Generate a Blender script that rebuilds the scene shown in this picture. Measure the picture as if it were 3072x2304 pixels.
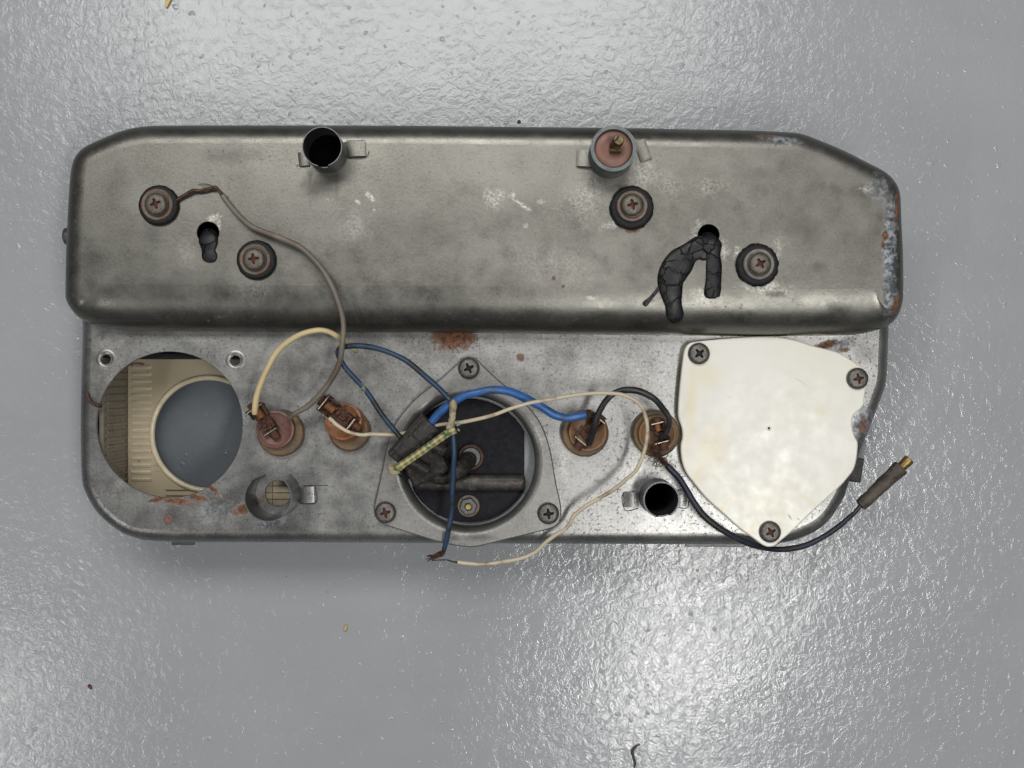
import bpy, bmesh, math, random
from mathutils import Vector, Matrix
random.seed(7)
for o in list(bpy.data.objects): bpy.data.objects.remove(o)
scene = bpy.context.scene
COL = scene.collection
R = math.radians

# ------------------------------------------------------------------ scale
PX = 0.00016        # metres per photo pixel on the lower panel
ZL = 0.050          # lower panel height above the floor
ZU = 0.071          # top of the raised hood
DIST = 0.55
HC = ZL + DIST      # camera height

# ------------------------------------------------------------------ camera
cam_d = bpy.data.cameras.new('camera')
cam = bpy.data.objects.new('camera', cam_d); COL.objects.link(cam)
cam.location = (0, 0, HC)
cam_d.sensor_width = 36.0
cam_d.lens = 36.0 * DIST / (3072 * PX)
cam_d.clip_start = 0.01; cam_d.clip_end = 50
scene.camera = cam
scene.render.resolution_x = 1024; scene.render.resolution_y = 768

# ------------------------------------------------------------------ world + lamps
w = bpy.data.worlds.new('World'); scene.world = w; w.use_nodes = True
w.node_tree.nodes['Background'].inputs[0].default_value = (0.92, 0.96, 1.0, 1)
w.node_tree.nodes['Background'].inputs[1].default_value = 0.115

def lamp(name, loc, sx, sy, rz, radiance, col=(1, 0.985, 0.95)):
    d = bpy.data.lights.new(name, 'AREA'); d.shape = 'RECTANGLE'
    d.size = sx; d.size_y = sy; d.color = col
    d.energy = radiance * math.pi * sx * sy
    o = bpy.data.objects.new(name, d); COL.objects.link(o)
    o.location = loc; o.rotation_euler = (0, 0, rz)
    return o
lamp('panel_lamp', (-0.16, 0.66, 1.3), 1.05, 0.44, R(5), 7.8)
lamp('tube_lamp', (0.33, -0.325, 1.3), 0.11, 0.64, R(-20), 32)
lamp('tube_lamp', (-0.92, -0.70, 1.3), 0.07, 0.60, R(-8), 26)
lamp('bounce_lamp', (0, 0.9, 2.2), 2.6, 1.8, 0, 0.20, (1, 0.98, 0.95))

scene.view_settings.view_transform = 'Standard'
scene.view_settings.look = 'None'
scene.view_settings.exposure = 0.0
scene.view_settings.gamma = 1.0

# ------------------------------------------------------------------ helpers
def P(px, py, z=ZL):
    k = PX * (HC - z) / DIST
    return Vector(((px - 1536) * k, (1152 - py) * k, z))

def mesh_from(verts, faces, smooth=True, uvs=None, name='mesh'):
    me = bpy.data.meshes.new(name)
    me.from_pydata([tuple(v) for v in verts], [], faces)
    if uvs:
        ul = me.uv_layers.new(name='UVMap')
        for poly in me.polygons:
            for li in poly.loop_indices:
                ul.data[li].uv = uvs[me.loops[li].vertex_index]
    if smooth is True:
        for p in me.polygons: p.use_smooth = True
    me.update()
    return me

def add(name, me, mat=None, parent=None, loc=None, rot=None, scale=None):
    if mat is not None and not me.materials: me.materials.append(mat)
    o = bpy.data.objects.new(name, me); COL.objects.link(o)
    if parent is not None: o.parent = parent
    if loc is not None: o.location = loc
    if rot is not None: o.rotation_euler = rot
    if scale is not None: o.scale = scale
    return o

def sharp(me, ang=35):
    """smooth shading that breaks on edges sharper than ang"""
    bm = bmesh.new(); bm.from_mesh(me)
    bmesh.ops.recalc_face_normals(bm, faces=bm.faces[:])
    for f in bm.faces: f.smooth = True
    for e in bm.edges:
        if len(e.link_faces) == 2 and e.calc_face_angle(0) > R(ang): e.smooth = False
        elif len(e.link_faces) != 2: e.smooth = True
    bm.to_mesh(me); bm.free(); me.update()
    return me

def catmull(pts, n=8, closed=False):
    pts = [Vector(p) for p in pts]; out = []; m = len(pts)
    rng = range(m) if closed else range(m - 1)
    for i in rng:
        if closed: a, b, c, d = pts[i-1], pts[i], pts[(i+1) % m], pts[(i+2) % m]
        else:
            b, c = pts[i], pts[i+1]
            a = pts[i-1] if i else b * 2 - c
            d = pts[i+2] if i + 2 < m else c * 2 - b
        for j in range(n):
            t = j / n; t2 = t*t; t3 = t2*t
            out.append(0.5 * ((2*b) + (c-a)*t + (2*a-5*b+4*c-d)*t2 + (3*b-a-3*c+d)*t3))
    if not closed: out.append(pts[-1].copy())
    return out

def resample(pts, step, closed=True):
    p = pts + [pts[0]] if closed else pts
    L = [0]
    for a, b in zip(p, p[1:]): L.append(L[-1] + (b - a).length)
    n = max(3, int(L[-1] / step)); out = []; k = 0
    for i in range(n):
        s = L[-1] * i / n
        while L[k+1] < s: k += 1
        t = (s - L[k]) / max(1e-9, L[k+1] - L[k])
        out.append(p[k].lerp(p[k+1], t))
    return out

def tube(path, rad, seg=10, n=6, flat=None, rough=0.0, rnd=None):
    """path: list of (Vector); rad: number or list. returns verts, faces, uvs"""
    ctrl = [Vector((p[0], p[1], p[2], (rad[i] if isinstance(rad, (list, tuple)) else rad))) for i, p in enumerate(path)]
    cs = catmull(ctrl, n)
    pts = [Vector((c[0], c[1], c[2])) for c in cs]; rs = [max(1e-5, c[3]) for c in cs]
    V, F, UV = [], [], []
    T0 = (pts[1] - pts[0]).normalized()
    N = T0.orthogonal().normalized(); dist = 0
    for i, p in enumerate(pts):
        T = (pts[min(i+1, len(pts)-1)] - pts[max(i-1, 0)]).normalized()
        N = (N - T * N.dot(T))
        N = N.normalized() if N.length > 1e-6 else T.orthogonal().normalized()
        B = T.cross(N)
        if i: dist += (p - pts[i-1]).length
        for j in range(seg):
            a = 2 * math.pi * j / seg
            rr = rs[i] * (1 + (random.uniform(-rough, rough) if rough else 0))
            o = (N * math.cos(a) + B * math.sin(a)) * rr
            if flat: o.z *= flat
            V.append(p + o); UV.append((j / seg, dist))
    for i in range(len(pts) - 1):
        for j in range(seg):
            k = (j + 1) % seg
            F.append((i*seg+j, i*seg+k, (i+1)*seg+k, (i+1)*seg+j))
    F.append(tuple(range(seg))[::-1]); F.append(tuple((len(pts)-1)*seg + j for j in range(seg)))
    return V, F, UV

class MB:
    """collects several shapes into one mesh"""
    def __init__(s): s.v, s.f, s.uv = [], [], []
    def put(s, V, F, UV=None, M=None):
        k = len(s.v)
        s.v += [(M @ Vector(v)) if M else Vector(v) for v in V]
        s.f += [tuple(i + k for i in f) for f in F]
        s.uv += UV if UV else [(0, 0)] * len(V)
        return s
    def box(s, c, d, M=None, bev=0.0):
        x, y, z = d[0]/2, d[1]/2, d[2]/2
        if bev <= 0:
            V = [(sx*x, sy*y, sz*z) for sz in (-1, 1) for sx, sy in ((-1,-1),(1,-1),(1,1),(-1,1))]
            F = [(3,2,1,0),(4,5,6,7),(0,1,5,4),(1,2,6,5),(2,3,7,6),(3,0,4,7)]
        else:
            b = min(bev, x*.9, y*.9, z*.9); V = []; 
            for zz, ins in ((-z, b), (-z+b, 0), (z-b, 0), (z, b)):
                X, Y = x-ins, y-ins
                V += [(-X+b*.6,-Y,zz),(X-b*.6,-Y,zz),(X,-Y+b*.6,zz),(X,Y-b*.6,zz),(X-b*.6,Y,zz),(-X+b*.6,Y,zz),(-X,Y-b*.6,zz),(-X,-Y+b*.6,zz)]
            F = [tuple(range(8))[::-1], tuple(range(24, 32))]
            for r in range(3):
                for j in range(8):
                    k = (j+1) % 8
                    F.append((r*8+j, r*8+k, r*8+8+k, r*8+8+j))
        T = Matrix.Translation(c)
        return s.put(V, F, None, T if M is None else M @ T)
    def lathe(s, prof, seg=32, M=None, capb=True, capt=True, wob=0.0):
        V, F = [], []
        for i, (r, z) in enumerate(prof):
            for j in range(seg):
                a = 2*math.pi*j/seg
                rr = r * (1 + (random.uniform(-wob, wob) if wob else 0))
                V.append((rr*math.cos(a), rr*math.sin(a), z))
        for i in range(len(prof)-1):
            for j in range(seg):
                k = (j+1) % seg
                F.append((i*seg+j, i*seg+k, (i+1)*seg+k, (i+1)*seg+j))
        if capb: F.append(tuple(range(seg))[::-1])
        if capt: F.append(tuple((len(prof)-1)*seg+j for j in range(seg)))
        return s.put(V, F, None, M)
    def mesh(s, ang=35):
        me = mesh_from(s.v, s.f, True, s.uv)
        return sharp(me, ang) if ang else me

def frame(origin, zdir, xdir=None):
    z = Vector(zdir).normalized()
    x = Vector(xdir) if xdir else z.orthogonal()
    x = (x - z * x.dot(z)).normalized(); y = z.cross(x)
    M = Matrix((x, y, z)).transposed().to_4x4(); M.translation = Vector(origin)
    return M

def normals2d(loop):
    n = len(loop); out = []
    area = sum(loop[i].x*loop[(i+1) % n].y - loop[(i+1) % n].x*loop[i].y for i in range(n))
    sgn = 1 if area > 0 else -1
    for i in range(n):
        t = loop[(i+1) % n] - loop[i-1]
        out.append(Vector((t.y, -t.x, 0)).normalized() * sgn)
    return out

def circle(c, r, n=48, z=None, ry=None):
    return [Vector((c[0] + r*math.cos(2*math.pi*i/n), c[1] + (ry or r)*math.sin(2*math.pi*i/n), c[2] if z is None else z)) for i in range(n)]

def shell(outline, ztop, prof, holes=(), hole_prof=((0, 0), (0.0002, -0.0002), (0.0002, -0.0014)), cap=True):
    """outline: closed list of Vectors (xy used). prof(i, normal) -> list of (inset, z) from inner top loop outwards.
    holes: lists of Vectors. hole_prof: (outset into the hole, dz)"""
    bm = bmesh.new()
    nr = normals2d(outline); n = len(outline); rings = None
    for i in range(n):
        pr = prof(outline[i], nr[i])
        if rings is None: rings = [[] for _ in pr]
        for k, (ins, z) in enumerate(pr):
            p = outline[i] - nr[i] * ins
            rings[k].append(bm.verts.new((p.x, p.y, z)))
    for a, b in zip(rings, rings[1:]):
        for i in range(n):
            j = (i+1) % n
            f = bm.faces.new((a[i], b[i], b[j], a[j])); f.smooth = True
    edges = []
    def ring_edges(vs):
        es = []
        for i in range(len(vs)):
            e = bm.edges.get((vs[i], vs[(i+1) % len(vs)])) or bm.edges.new((vs[i], vs[(i+1) % len(vs)]))
            es.append(e)
        return es
    if cap:
        edges += ring_edges(rings[0])
        for h in holes:
            hn = normals2d(h); hr = []
            for (o, dz) in hole_prof:
                hr.append([bm.verts.new((p.x - q.x*o, p.y - q.y*o, ztop + dz)) for p, q in zip(h, hn)])
            edges += ring_edges(hr[0])
            for a, b in zip(hr, hr[1:]):
                for i in range(len(h)):
                    j = (i+1) % len(h)
                    f = bm.faces.new((a[j], b[j], b[i], a[i])); f.smooth = True
        bmesh.ops.triangle_fill(bm, use_beauty=True, use_dissolve=False, edges=edges, normal=(0, 0, 1))
    bmesh.ops.recalc_face_normals(bm, faces=bm.faces[:])
    for f in bm.faces:
        f.smooth = True
    for e in bm.edges:
        if len(e.link_faces) == 2 and e.calc_face_angle(0) > R(40): e.smooth = False
    me = bpy.data.meshes.new('shell'); bm.to_mesh(me); bm.free()
    # the flat top keeps a flat normal, fillets stay smooth
    for p in me.polygons:
        if abs(p.normal.z) > 0.9995: p.use_smooth = False
    return me

# ------------------------------------------------------------------ materials
class NT:
    def __init__(s, name):
        s.m = bpy.data.materials.new(name); s.m.use_nodes = True
        s.t = s.m.node_tree; s.b = s.t.nodes['Principled BSDF']
        s.tc = s.t.nodes.new('ShaderNodeTexCoord'); s.obj = s.tc.outputs['Object']
    def set(s, **k):
        names = dict(col='Base Color', met='Metallic', rough='Roughness', spec='Specular IOR Level', coat='Coat Weight',
                     coatr='Coat Roughness', norm='Normal', sss='Subsurface Weight', trans='Transmission Weight', ior='IOR', sheen='Sheen Weight')
        for a, v in k.items(): s.inp(s.b.inputs[names[a]], v)
        return s
    def inp(s, sock, v):
        if hasattr(v, 'is_linked') or isinstance(v, bpy.types.NodeSocket): s.t.links.new(v, sock)
        elif isinstance(v, (tuple, list)) and len(v) == 3 and sock.type == 'RGBA': sock.default_value = (*v, 1)
        else: sock.default_value = v
    def node(s, t, **k):
        n = s.t.nodes.new(t)
        for a, v in k.items(): setattr(n, a, v)
        return n
    def noise(s, scale, detail=4, rough=0.55, dist=0.0, vec=None, out=0):
        n = s.node('ShaderNodeTexNoise'); s.inp(n.inputs['Vector'], vec or s.obj)
        s.inp(n.inputs['Scale'], scale); s.inp(n.inputs['Detail'], detail); s.inp(n.inputs['Roughness'], rough); s.inp(n.inputs['Distortion'], dist)
        return n.outputs[out]
    def voro(s, scale, feature='F1', vec=None, out='Distance', rnd=1.0):
        n = s.node('ShaderNodeTexVoronoi', feature=feature); s.inp(n.inputs['Vector'], vec or s.obj); s.inp(n.inputs['Scale'], scale)
        s.inp(n.inputs['Randomness'], rnd)
        return n.outputs[out]
    def rng(s, v, a, b, c=0.0, d=1.0, smooth=False):
        n = s.node('ShaderNodeMapRange'); n.clamp = True
        if smooth: n.interpolation_type = 'SMOOTHSTEP'
        for i, x in enumerate((v, a, b, c, d)): s.inp(n.inputs[i], x)
        return n.outputs[0]
    def math(s, op, a, b=0.0):
        n = s.node('ShaderNodeMath', operation=op); s.inp(n.inputs[0], a); s.inp(n.inputs[1], b); return n.outputs[0]
    def mix(s, f, a, b, blend='MIX'):
        n = s.node('ShaderNodeMix', data_type='RGBA', blend_type=blend)
        s.inp(n.inputs[0], f); s.inp(n.inputs[6], a); s.inp(n.inputs[7], b); return n.outputs[2]
    def bump(s, h, dist, strength=1.0, norm=None):
        n = s.node('ShaderNodeBump'); s.inp(n.inputs['Strength'], strength); s.inp(n.inputs['Distance'], dist); s.inp(n.inputs['Height'], h)
        if norm: s.inp(n.inputs['Normal'], norm)
        return n.outputs[0]
    def mapping(s, loc=(0,0,0), rot=(0,0,0), scale=(1,1,1), typ='TEXTURE', vec=None):
        n = s.node('ShaderNodeMapping', vector_type=typ); s.inp(n.inputs[0], vec or s.obj)
        n.inputs['Location'].default_value = loc; n.inputs['Rotation'].default_value = rot; n.inputs['Scale'].default_value = scale
        return n.outputs[0]
    def spots(s, lst, nz, amp=0.8, soft=0.35):
        """union of ragged ellipses: (px, py, rx, ry, deg[, strength]) in photo pixels on plane lst z"""
        acc = None
        for sp in lst:
            px, py, rx, ry, deg = sp[:5]; st = sp[5] if len(sp) > 5 else 1.0; z = sp[6] if len(sp) > 6 else ZL
            c = P(px, py, z)
            v = s.mapping((c.x, c.y, 0), (0, 0, R(-deg)), (rx*PX, ry*PX, 1000.0))
            ln = s.node('ShaderNodeVectorMath', operation='LENGTH'); s.inp(ln.inputs[0], v)
            d = s.math('ADD', ln.outputs['Value'], s.math('MULTIPLY', s.math('SUBTRACT', nz, 0.5), amp * 2))
            m = s.rng(d, 1.0, 1.0 - soft, 0.0, st)
            acc = m if acc is None else s.math('MAXIMUM', acc, m)
        return acc

def simple(name, col, rough=0.5, met=0.0, var=0.25, scale=300, bump=0.0, bscale=900, dirt=None, dirt_amt=0.5, dscale=120, spec=0.5):
    t = NT(name)
    n = t.noise(scale, 4)
    dk = tuple(c * (1 - var) for c in col); lt = tuple(min(1, c * (1 + var)) for c in col)
    c = t.mix(t.rng(n, 0.3, 0.7), dk, lt)
    if dirt: c = t.mix(t.rng(t.noise(dscale, 5, 0.65), 0.62 - dirt_amt*0.25, 0.70, 0, 1), c, dirt)
    t.set(col=c, rough=t.rng(t.noise(scale * 2, 3), 0.3, 0.7, rough * 0.8, min(1, rough * 1.2)), met=met, spec=spec)
    if bump: t.set(norm=t.bump(t.noise(bscale, 4), bump))
    return t.m

def make_floor_mat():
    t = NT('grey_floor_paint')
    patch = t.noise(9, 4, 0.6)
    c = t.mix(t.rng(patch, 0.3, 0.7), (0.318, 0.332, 0.352), (0.352, 0.367, 0.388))
    dirt = t.rng(t.noise(60, 6, 0.75), 0.70, 0.80)
    c = t.mix(t.math('MULTIPLY', dirt, 0.25), c, (0.20, 0.19, 0.17))
    roll = t.noise(1.0, 4, 0.6, vec=t.mapping(rot=(0, 0, R(20)), scale=(14, 70, 1), typ='POINT'))
    c = t.mix(t.rng(roll, 0.35, 0.7, 0, 0.10), c, (0.24, 0.245, 0.25))
    scuff = t.math('MULTIPLY', t.rng(t.noise(1.0, 5, 0.7, 0.8, vec=t.mapping(rot=(0, 0, R(-35)), scale=(25, 240, 1), typ='POINT')), 0.64, 0.72), t.rng(t.noise(7, 2), 0.5, 0.7))
    c = t.mix(t.math('MULTIPLY', scuff, 0.22), c, (0.16, 0.15, 0.14))
    grit = t.rng(t.noise(420, 2, 0.5), 0.775, 0.79)
    c = t.mix(t.math('MULTIPLY', grit, 0.7), c, (0.06, 0.055, 0.05))
    big = t.noise(75, 2, 0.5, 0.6)
    mid = t.noise(205, 3, 0.62, 0.9)
    fine = t.noise(620, 3, 0.6, 0.5)
    pim = t.rng(t.noise(230, 1, 0.4), 0.70, 0.84)
    area = t.rng(t.noise(11, 3, 0.6), 0.35, 0.65, 0.55, 1.0)        # the roller left some areas flatter
    h = t.math('ADD', t.math('MULTIPLY', big, 0.30), t.math('MULTIPLY', mid, 0.60))
    h = t.math('ADD', h, t.math('MULTIPLY', fine, 0.13))
    h = t.math('ADD', t.math('MULTIPLY', h, area), t.math('MULTIPLY', pim, 0.5))
    t.set(col=c, rough=t.rng(t.noise(20, 4, 0.6), 0.3, 0.7, 0.12, 0.18), spec=0.5, norm=t.bump(h, 0.00066))
    return t.m

def make_metal(name, light, dark, speck, rust=(), white=(), darkspots=(), blue=(), painted_dark=(), speck_amt=0.8, rough=0.42, met=0.85, speck_thr=0.60, grain=0.3):
    t = NT(name)
    edge_nz = t.noise(420, 5, 0.7)
    n1 = t.noise(22, 5, 0.62, 0.4); n2 = t.noise(95, 5, 0.65); n3 = t.noise(900, 4, 0.65); n4 = t.noise(620, 5, 0.7)
    f = t.math('ADD', t.math('MULTIPLY', n1, 0.65), t.math('MULTIPLY', n2, 0.35))
    c = t.mix(t.rng(f, 0.38, 0.64), dark, light)
    # grain: pale and dark pin-point mottling of the old plating
    c = t.mix(t.rng(n3, 0.35, 0.65, 0.0, grain), c, tuple(min(1, x * 1.55) for x in light))
    msk = t.math('MULTIPLY', t.rng(n4, speck_thr, speck_thr + 0.07), t.rng(t.noise(33, 3, 0.6), 0.32, 0.56, 0.35, 1.0))
    c = t.mix(t.math('MULTIPLY', msk, speck_amt), c, speck)
    # fine scratches
    sv = t.mapping(rot=(0, 0, R(33)), scale=(60, 1600, 1), typ='POINT')
    sc = t.rng(t.noise(1.0, 2, 0.5, vec=sv), 0.70, 0.76, 0, 0.35)
    c = t.mix(sc, c, tuple(min(1, x * 1.7) for x in light))
    rm = t.rng(msk, 0, 1, 0, 0.15)
    ro = t.math('ADD', t.rng(n2, 0.3, 0.7, rough - 0.07, rough + 0.09), rm)
    mt = t.rng(msk, 0, 1, met, met * 0.5)
    if darkspots:
        m = t.spots(darkspots, t.noise(160, 5, 0.7), 0.75, 0.8)
        c = t.mix(m, c, (0.045, 0.043, 0.040))
        ro = t.math('ADD', ro, t.math('MULTIPLY', m, 0.12))
    if white:
        m = t.math('MULTIPLY', t.spots(white, t.noise(330, 6, 0.8), 1.7, 0.9), t.rng(t.noise(800, 4, 0.75), 0.40, 0.58, 0.0, 0.75))
        c = t.mix(m, c, (0.66, 0.65, 0.60)); mt = t.math('MULTIPLY', mt, t.math('SUBTRACT', 1.0, t.math('MULTIPLY', m, 0.5)))
    if blue:
        m = t.spots(blue, t.noise(260, 5, 0.75), 1.1, 0.5)
        bc = t.mix(t.rng(t.noise(330, 4, 0.7), 0.42, 0.60), (0.045, 0.055, 0.075), (0.36, 0.38, 0.40))
        c = t.mix(m, c, bc); ro = t.math('ADD', ro, t.math('MULTIPLY', m, 0.2)); mt = t.math('MULTIPLY', mt, t.math('SUBTRACT', 1.0, t.math('MULTIPLY', m, 0.7)))
    bh = t.math('ADD', t.math('MULTIPLY', n3, 0.25), t.math('MULTIPLY', n4, 0.35))
    if rust:
        m = t.spots(rust, t.noise(340, 6, 0.85), 1.1, 0.5)
        rc = t.mix(t.rng(t.noise(380, 5, 0.7), 0.36, 0.62), (0.032, 0.012, 0.008), (0.225, 0.092, 0.040))
        c = t.mix(m, c, rc); ro = t.math('ADD', ro, t.math('MULTIPLY', m, 0.4)); mt = t.math('MULTIPLY', mt, t.math('SUBTRACT', 1.0, m))
        bh = t.math('ADD', bh, t.math('MULTIPLY', m, t.math('MULTIPLY', t.noise(700, 4, 0.7), 1.6)))
    dent = t.noise(14, 2, 0.5)
    b1 = t.bump(dent, 0.0016, 0.5)
    t.set(col=c, rough=ro, met=mt, norm=t.bump(bh, 0.00012, 0.8, b1))
    return t.m

U6 = ZU
MAT = {}
MAT['floor'] = make_floor_mat()
MAT['upper'] = make_metal('tarnished_hood_metal', (0.188, 0.184, 0.167), (0.122, 0.118, 0.105), (0.045, 0.042, 0.037), speck_amt=0.40, rough=0.36, met=0.93, speck_thr=0.59, grain=0.20,
    rust=[(2694,625,9,75,3,1,U6), (2655,705,10,18,0,1,U6), (2688,915,14,34,20,.9,U6), (2300,406,40,8,3,.6,U6), (2650,735,8,14,0,1,U6), (1662,833,7,8,0,.8,U6), (1895,690,26,9,0,.8,U6), (1875,562,30,9,10,.6,U6), (1690,858,5,6,0,.8,U6)],
    white=[(1475,597,36,26,60,.75,U6), (1497,590,20,26,0,.6,U6), (1562,612,46,7,33,.8,U6), (1540,585,9,12,0,.7,U6), (1110,590,20,9,45,.9,U6), (1075,606,10,6,30,.9,U6), (1122,628,6,5,0,.7,U6), (982,600,6,5,0,.7,U6), (1578,677,8,8,0,.7,U6), (1622,606,14,12,0,.5,U6),
           (1755,600,70,90,30,.35,U6), (1930,520,55,60,0,.4,U6), (1840,670,40,16,-20,.7,U6), (2110,700,38,40,0,.7,U6), (2165,750,30,36,0,.6,U6), (2290,860,80,22,5,.85,U6), (2210,760,16,24,0,.7,U6), (2335,740,16,40,10,.5,U6),
           (2130,560,60,40,0,.3,U6), (2370,430,10,8,0,1,U6), (2600,568,26,12,0,1,U6), (640,655,26,16,-30,.9,U6), (656,672,8,22,0,.9,U6), (2100,880,36,22,0,.45,U6), (1775,893,20,8,0,.5,U6), (615,960,5,4,0,1,U6), (655,950,26,7,-10,.55,U6), (1060,690,50,60,0,.25,U6), (760,870,70,50,0,.22,U6), (1660,800,160,60,10,.22,U6), (560,760,40,50,0,.2,U6), (2010,560,40,60,0,.25,U6)],
    blue=[(2672,760,26,200,2,.95,U6), (2640,560,40,50,0,.6,U6), (2350,418,70,16,8,.85,U6), (2675,890,24,60,0,.8,U6)],
    darkspots=[(960,560,70,45,0,.55,U6), (500,860,60,30,0,.5,U6), (800,880,160,36,0,.35,U6), (270,860,30,40,0,.5,U6), (2520,930,50,26,0,.75,U6), (2420,690,70,50,0,.40,U6), (2460,800,30,20,0,.4,U6), (1800,540,60,24,-20,.45,U6), (930,545,14,60,0,.5,U6), (1010,545,10,70,0,.45,U6), (2280,520,60,30,0,.3,U6), (460,700,40,60,0,.3,U6), (700,470,120,30,0,.3,U6), (1250,700,160,80,0,.25,U6), (350,560,50,90,10,.25,U6), (2330,880,40,16,0,.5,U6)])  # dark smudges; one patch paints the shadow below the blue-grey tube
MAT['lower'] = make_metal('speckled_panel_metal', (0.295, 0.295, 0.290), (0.165, 0.163, 0.158), (0.05, 0.047, 0.045), speck_amt=0.95, rough=0.35, met=0.90, speck_thr=0.56,
    rust=[(1362,1012,84,50,0), (1360,985,60,20,0), (1562,1072,15,15,0,.8), (470,1499,34,9,-12), (530,1503,50,11,0), (590,1491,40,11,18), (640,1468,32,9,38), (560,1512,60,10,5,.6), (742,1520,64,20,-28), (2480,1035,40,14,-20), (2590,1278,20,28,0,.8), (2530,1050,20,8,0,.8), (530,1590,30,6,0,.5)],
    white=[(320,1040,60,30,0,.5), (330,1130,40,60,0,.4), (360,1450,60,26,-45,.5), (1800,1130,130,60,10,.4), (1900,1120,60,60,0,.4), (1900,1420,50,70,0,.4), (2000,1590,120,20,0,.5), (860,1360,80,30,0,.4), (640,1560,50,20,0,.4), (1690,1400,20,80,0,.5), (700,1070,60,40,0,.4), (600,1020,120,12,0,.5), (2180,1560,60,20,-35,.5), (2450,1010,60,30,0,.3), (2440,1530,40,80,-40,.5), (2115,1050,16,80,0,.4)],
    blue=[(815,1560,60,26,-28,.8), (640,1530,90,30,0,.45), (440,1470,30,14,0,.3), (2500,1045,90,26,-22,.7), (2590,1270,34,60,10,.8), (1362,1030,30,14,0,.5)],
    darkspots=[(420,1560,70,40,-30,.4), (880,1110,60,60,20,.35), (1160,1340,60,40,0,.25), (1080,1580,120,20,0,.3), (1660,1180,30,16,30,.3), (300,1010,30,20,0,.5), (1795,1445,14,10,0,.5), (930,1060,40,60,0,.25), (270,1020,14,10,0,.7), (2600,1060,50,40,0,.35)])
MAT['flange'] = make_metal('flange_metal', (0.235, 0.233, 0.224), (0.140, 0.138, 0.131), (0.06, 0.057, 0.055), speck_amt=0.75, rough=0.44, met=0.75, speck_thr=0.62,
    white=[(1610,1300,20,60,-15,.4), (1407,1130,50,16,0,.4)],
    darkspots=[(1440,1610,60,14,0,.5), (1370,1612,20,10,0,.5)])
MAT['tube'] = make_metal('tube_steel', (0.150, 0.156, 0.16), (0.075, 0.080, 0.084), (0.05, 0.05, 0.05), rough=0.47, met=0.85)
MAT['tube_shiny'] = make_metal('bright_tube_steel', (0.36, 0.37, 0.38), (0.22, 0.23, 0.235), (0.06, 0.06, 0.06), rough=0.24, met=0.95)
MAT['case'] = make_metal('gauge_case_grey', (0.27, 0.29, 0.30), (0.19, 0.20, 0.21), (0.1, 0.08, 0.07), rough=0.5, met=0.3)
MAT['screw'] = simple('tarnished_screw', (0.13, 0.125, 0.115), 0.45, 0.75, 0.35, 700, 0.0001, 2500, dirt=(0.10, 0.05, 0.03), dirt_amt=0.25, dscale=900)
MAT['screw_pale'] = simple('greasy_screw', (0.135, 0.122, 0.105), 0.5, 0.6, 0.35, 600, 0.0001, 2200, dirt=(0.10, 0.045, 0.03), dirt_amt=0.4, dscale=700)
MAT['slot_rust'] = simple('rust_in_slot', (0.085, 0.032, 0.02), 0.9, 0.0, 0.5, 1500)
MAT['washer'] = simple('rusty_washer', (0.125, 0.110, 0.092), 0.5, 0.5, 0.3, 500, 0.00008, 1800, dirt=(0.15, 0.06, 0.033), dirt_amt=0.6, dscale=420)
MAT['washer_clean'] = simple('dull_washer', (0.145, 0.137, 0.122), 0.5, 0.55, 0.25, 500, 0.00008, 1800)
MAT['rubber'] = simple('old_rubber', (0.012, 0.012, 0.0135), 0.65, 0.0, 0.4, 800, 0.0003, 900, spec=0.3)
MAT['painted_dark'] = simple('painted_tube_dark', (0.0022, 0.0022, 0.0024), 0.95, 0.0, 0.3, 400, spec=0.0)  # near-black colour painting the shade inside the lamp tubes
MAT['brown'] = simple('brown_fibre', (0.185, 0.092, 0.038), 0.5, 0.0, 0.3, 220, 0.0001, 1500, dirt=(0.08, 0.045, 0.025), dirt_amt=0.5)
MAT['brown_ring'] = simple('brown_phenolic_ring', (0.150, 0.092, 0.042), 0.55, 0.0, 0.3, 260, 0.0001, 1200, dirt=(0.06, 0.05, 0.04), dirt_amt=0.6)
MAT['maroon'] = simple('maroon_phenolic', (0.135, 0.060, 0.045), 0.45, 0.0, 0.25, 260, 0.0001, 1200, dirt=(0.06, 0.03, 0.025), dirt_amt=0.5)
MAT['orange'] = simple('orange_phenolic', (0.24, 0.095, 0.035), 0.45, 0.0, 0.25, 260, 0.0001, 1200, dirt=(0.10, 0.04, 0.02), dirt_amt=0.5)
MAT['rust'] = simple('rusted_terminal', (0.105, 0.042, 0.025), 0.75, 0.15, 0.5, 500, 0.0003, 1400, dirt=(0.04, 0.022, 0.016), dirt_amt=0.7, dscale=350)
MAT['rust_dark'] = simple('dark_rusted_bracket', (0.075, 0.045, 0.032), 0.7, 0.3, 0.45, 500, 0.0003, 1400, dirt=(0.16, 0.07, 0.04), dirt_amt=0.3, dscale=350)
MAT['bare'] = simple('bare_plated_edge', (0.42, 0.38, 0.31), 0.4, 0.85, 0.35, 600)
MAT['brass'] = simple('brass', (0.34, 0.24, 0.085), 0.42, 0.9, 0.3, 500, 0.00005, 1800, dirt=(0.10, 0.07, 0.03), dirt_amt=0.35)
MAT['bronze'] = simple('dark_bronze', (0.15, 0.115, 0.06), 0.4, 0.9, 0.4, 600, 0.00005, 1800, dirt=(0.05, 0.035, 0.02), dirt_amt=0.5, dscale=500)
MAT['copper'] = simple('dull_copper', (0.10, 0.055, 0.036), 0.55, 0.7, 0.45, 600)
MAT['wire_grey'] = simple('grey_brown_insulation', (0.155, 0.135, 0.11), 0.5, 0.0, 0.18, 60, 0.00004, 1500, dirt=(0.10, 0.065, 0.045), dirt_amt=0.35, dscale=45)
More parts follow.
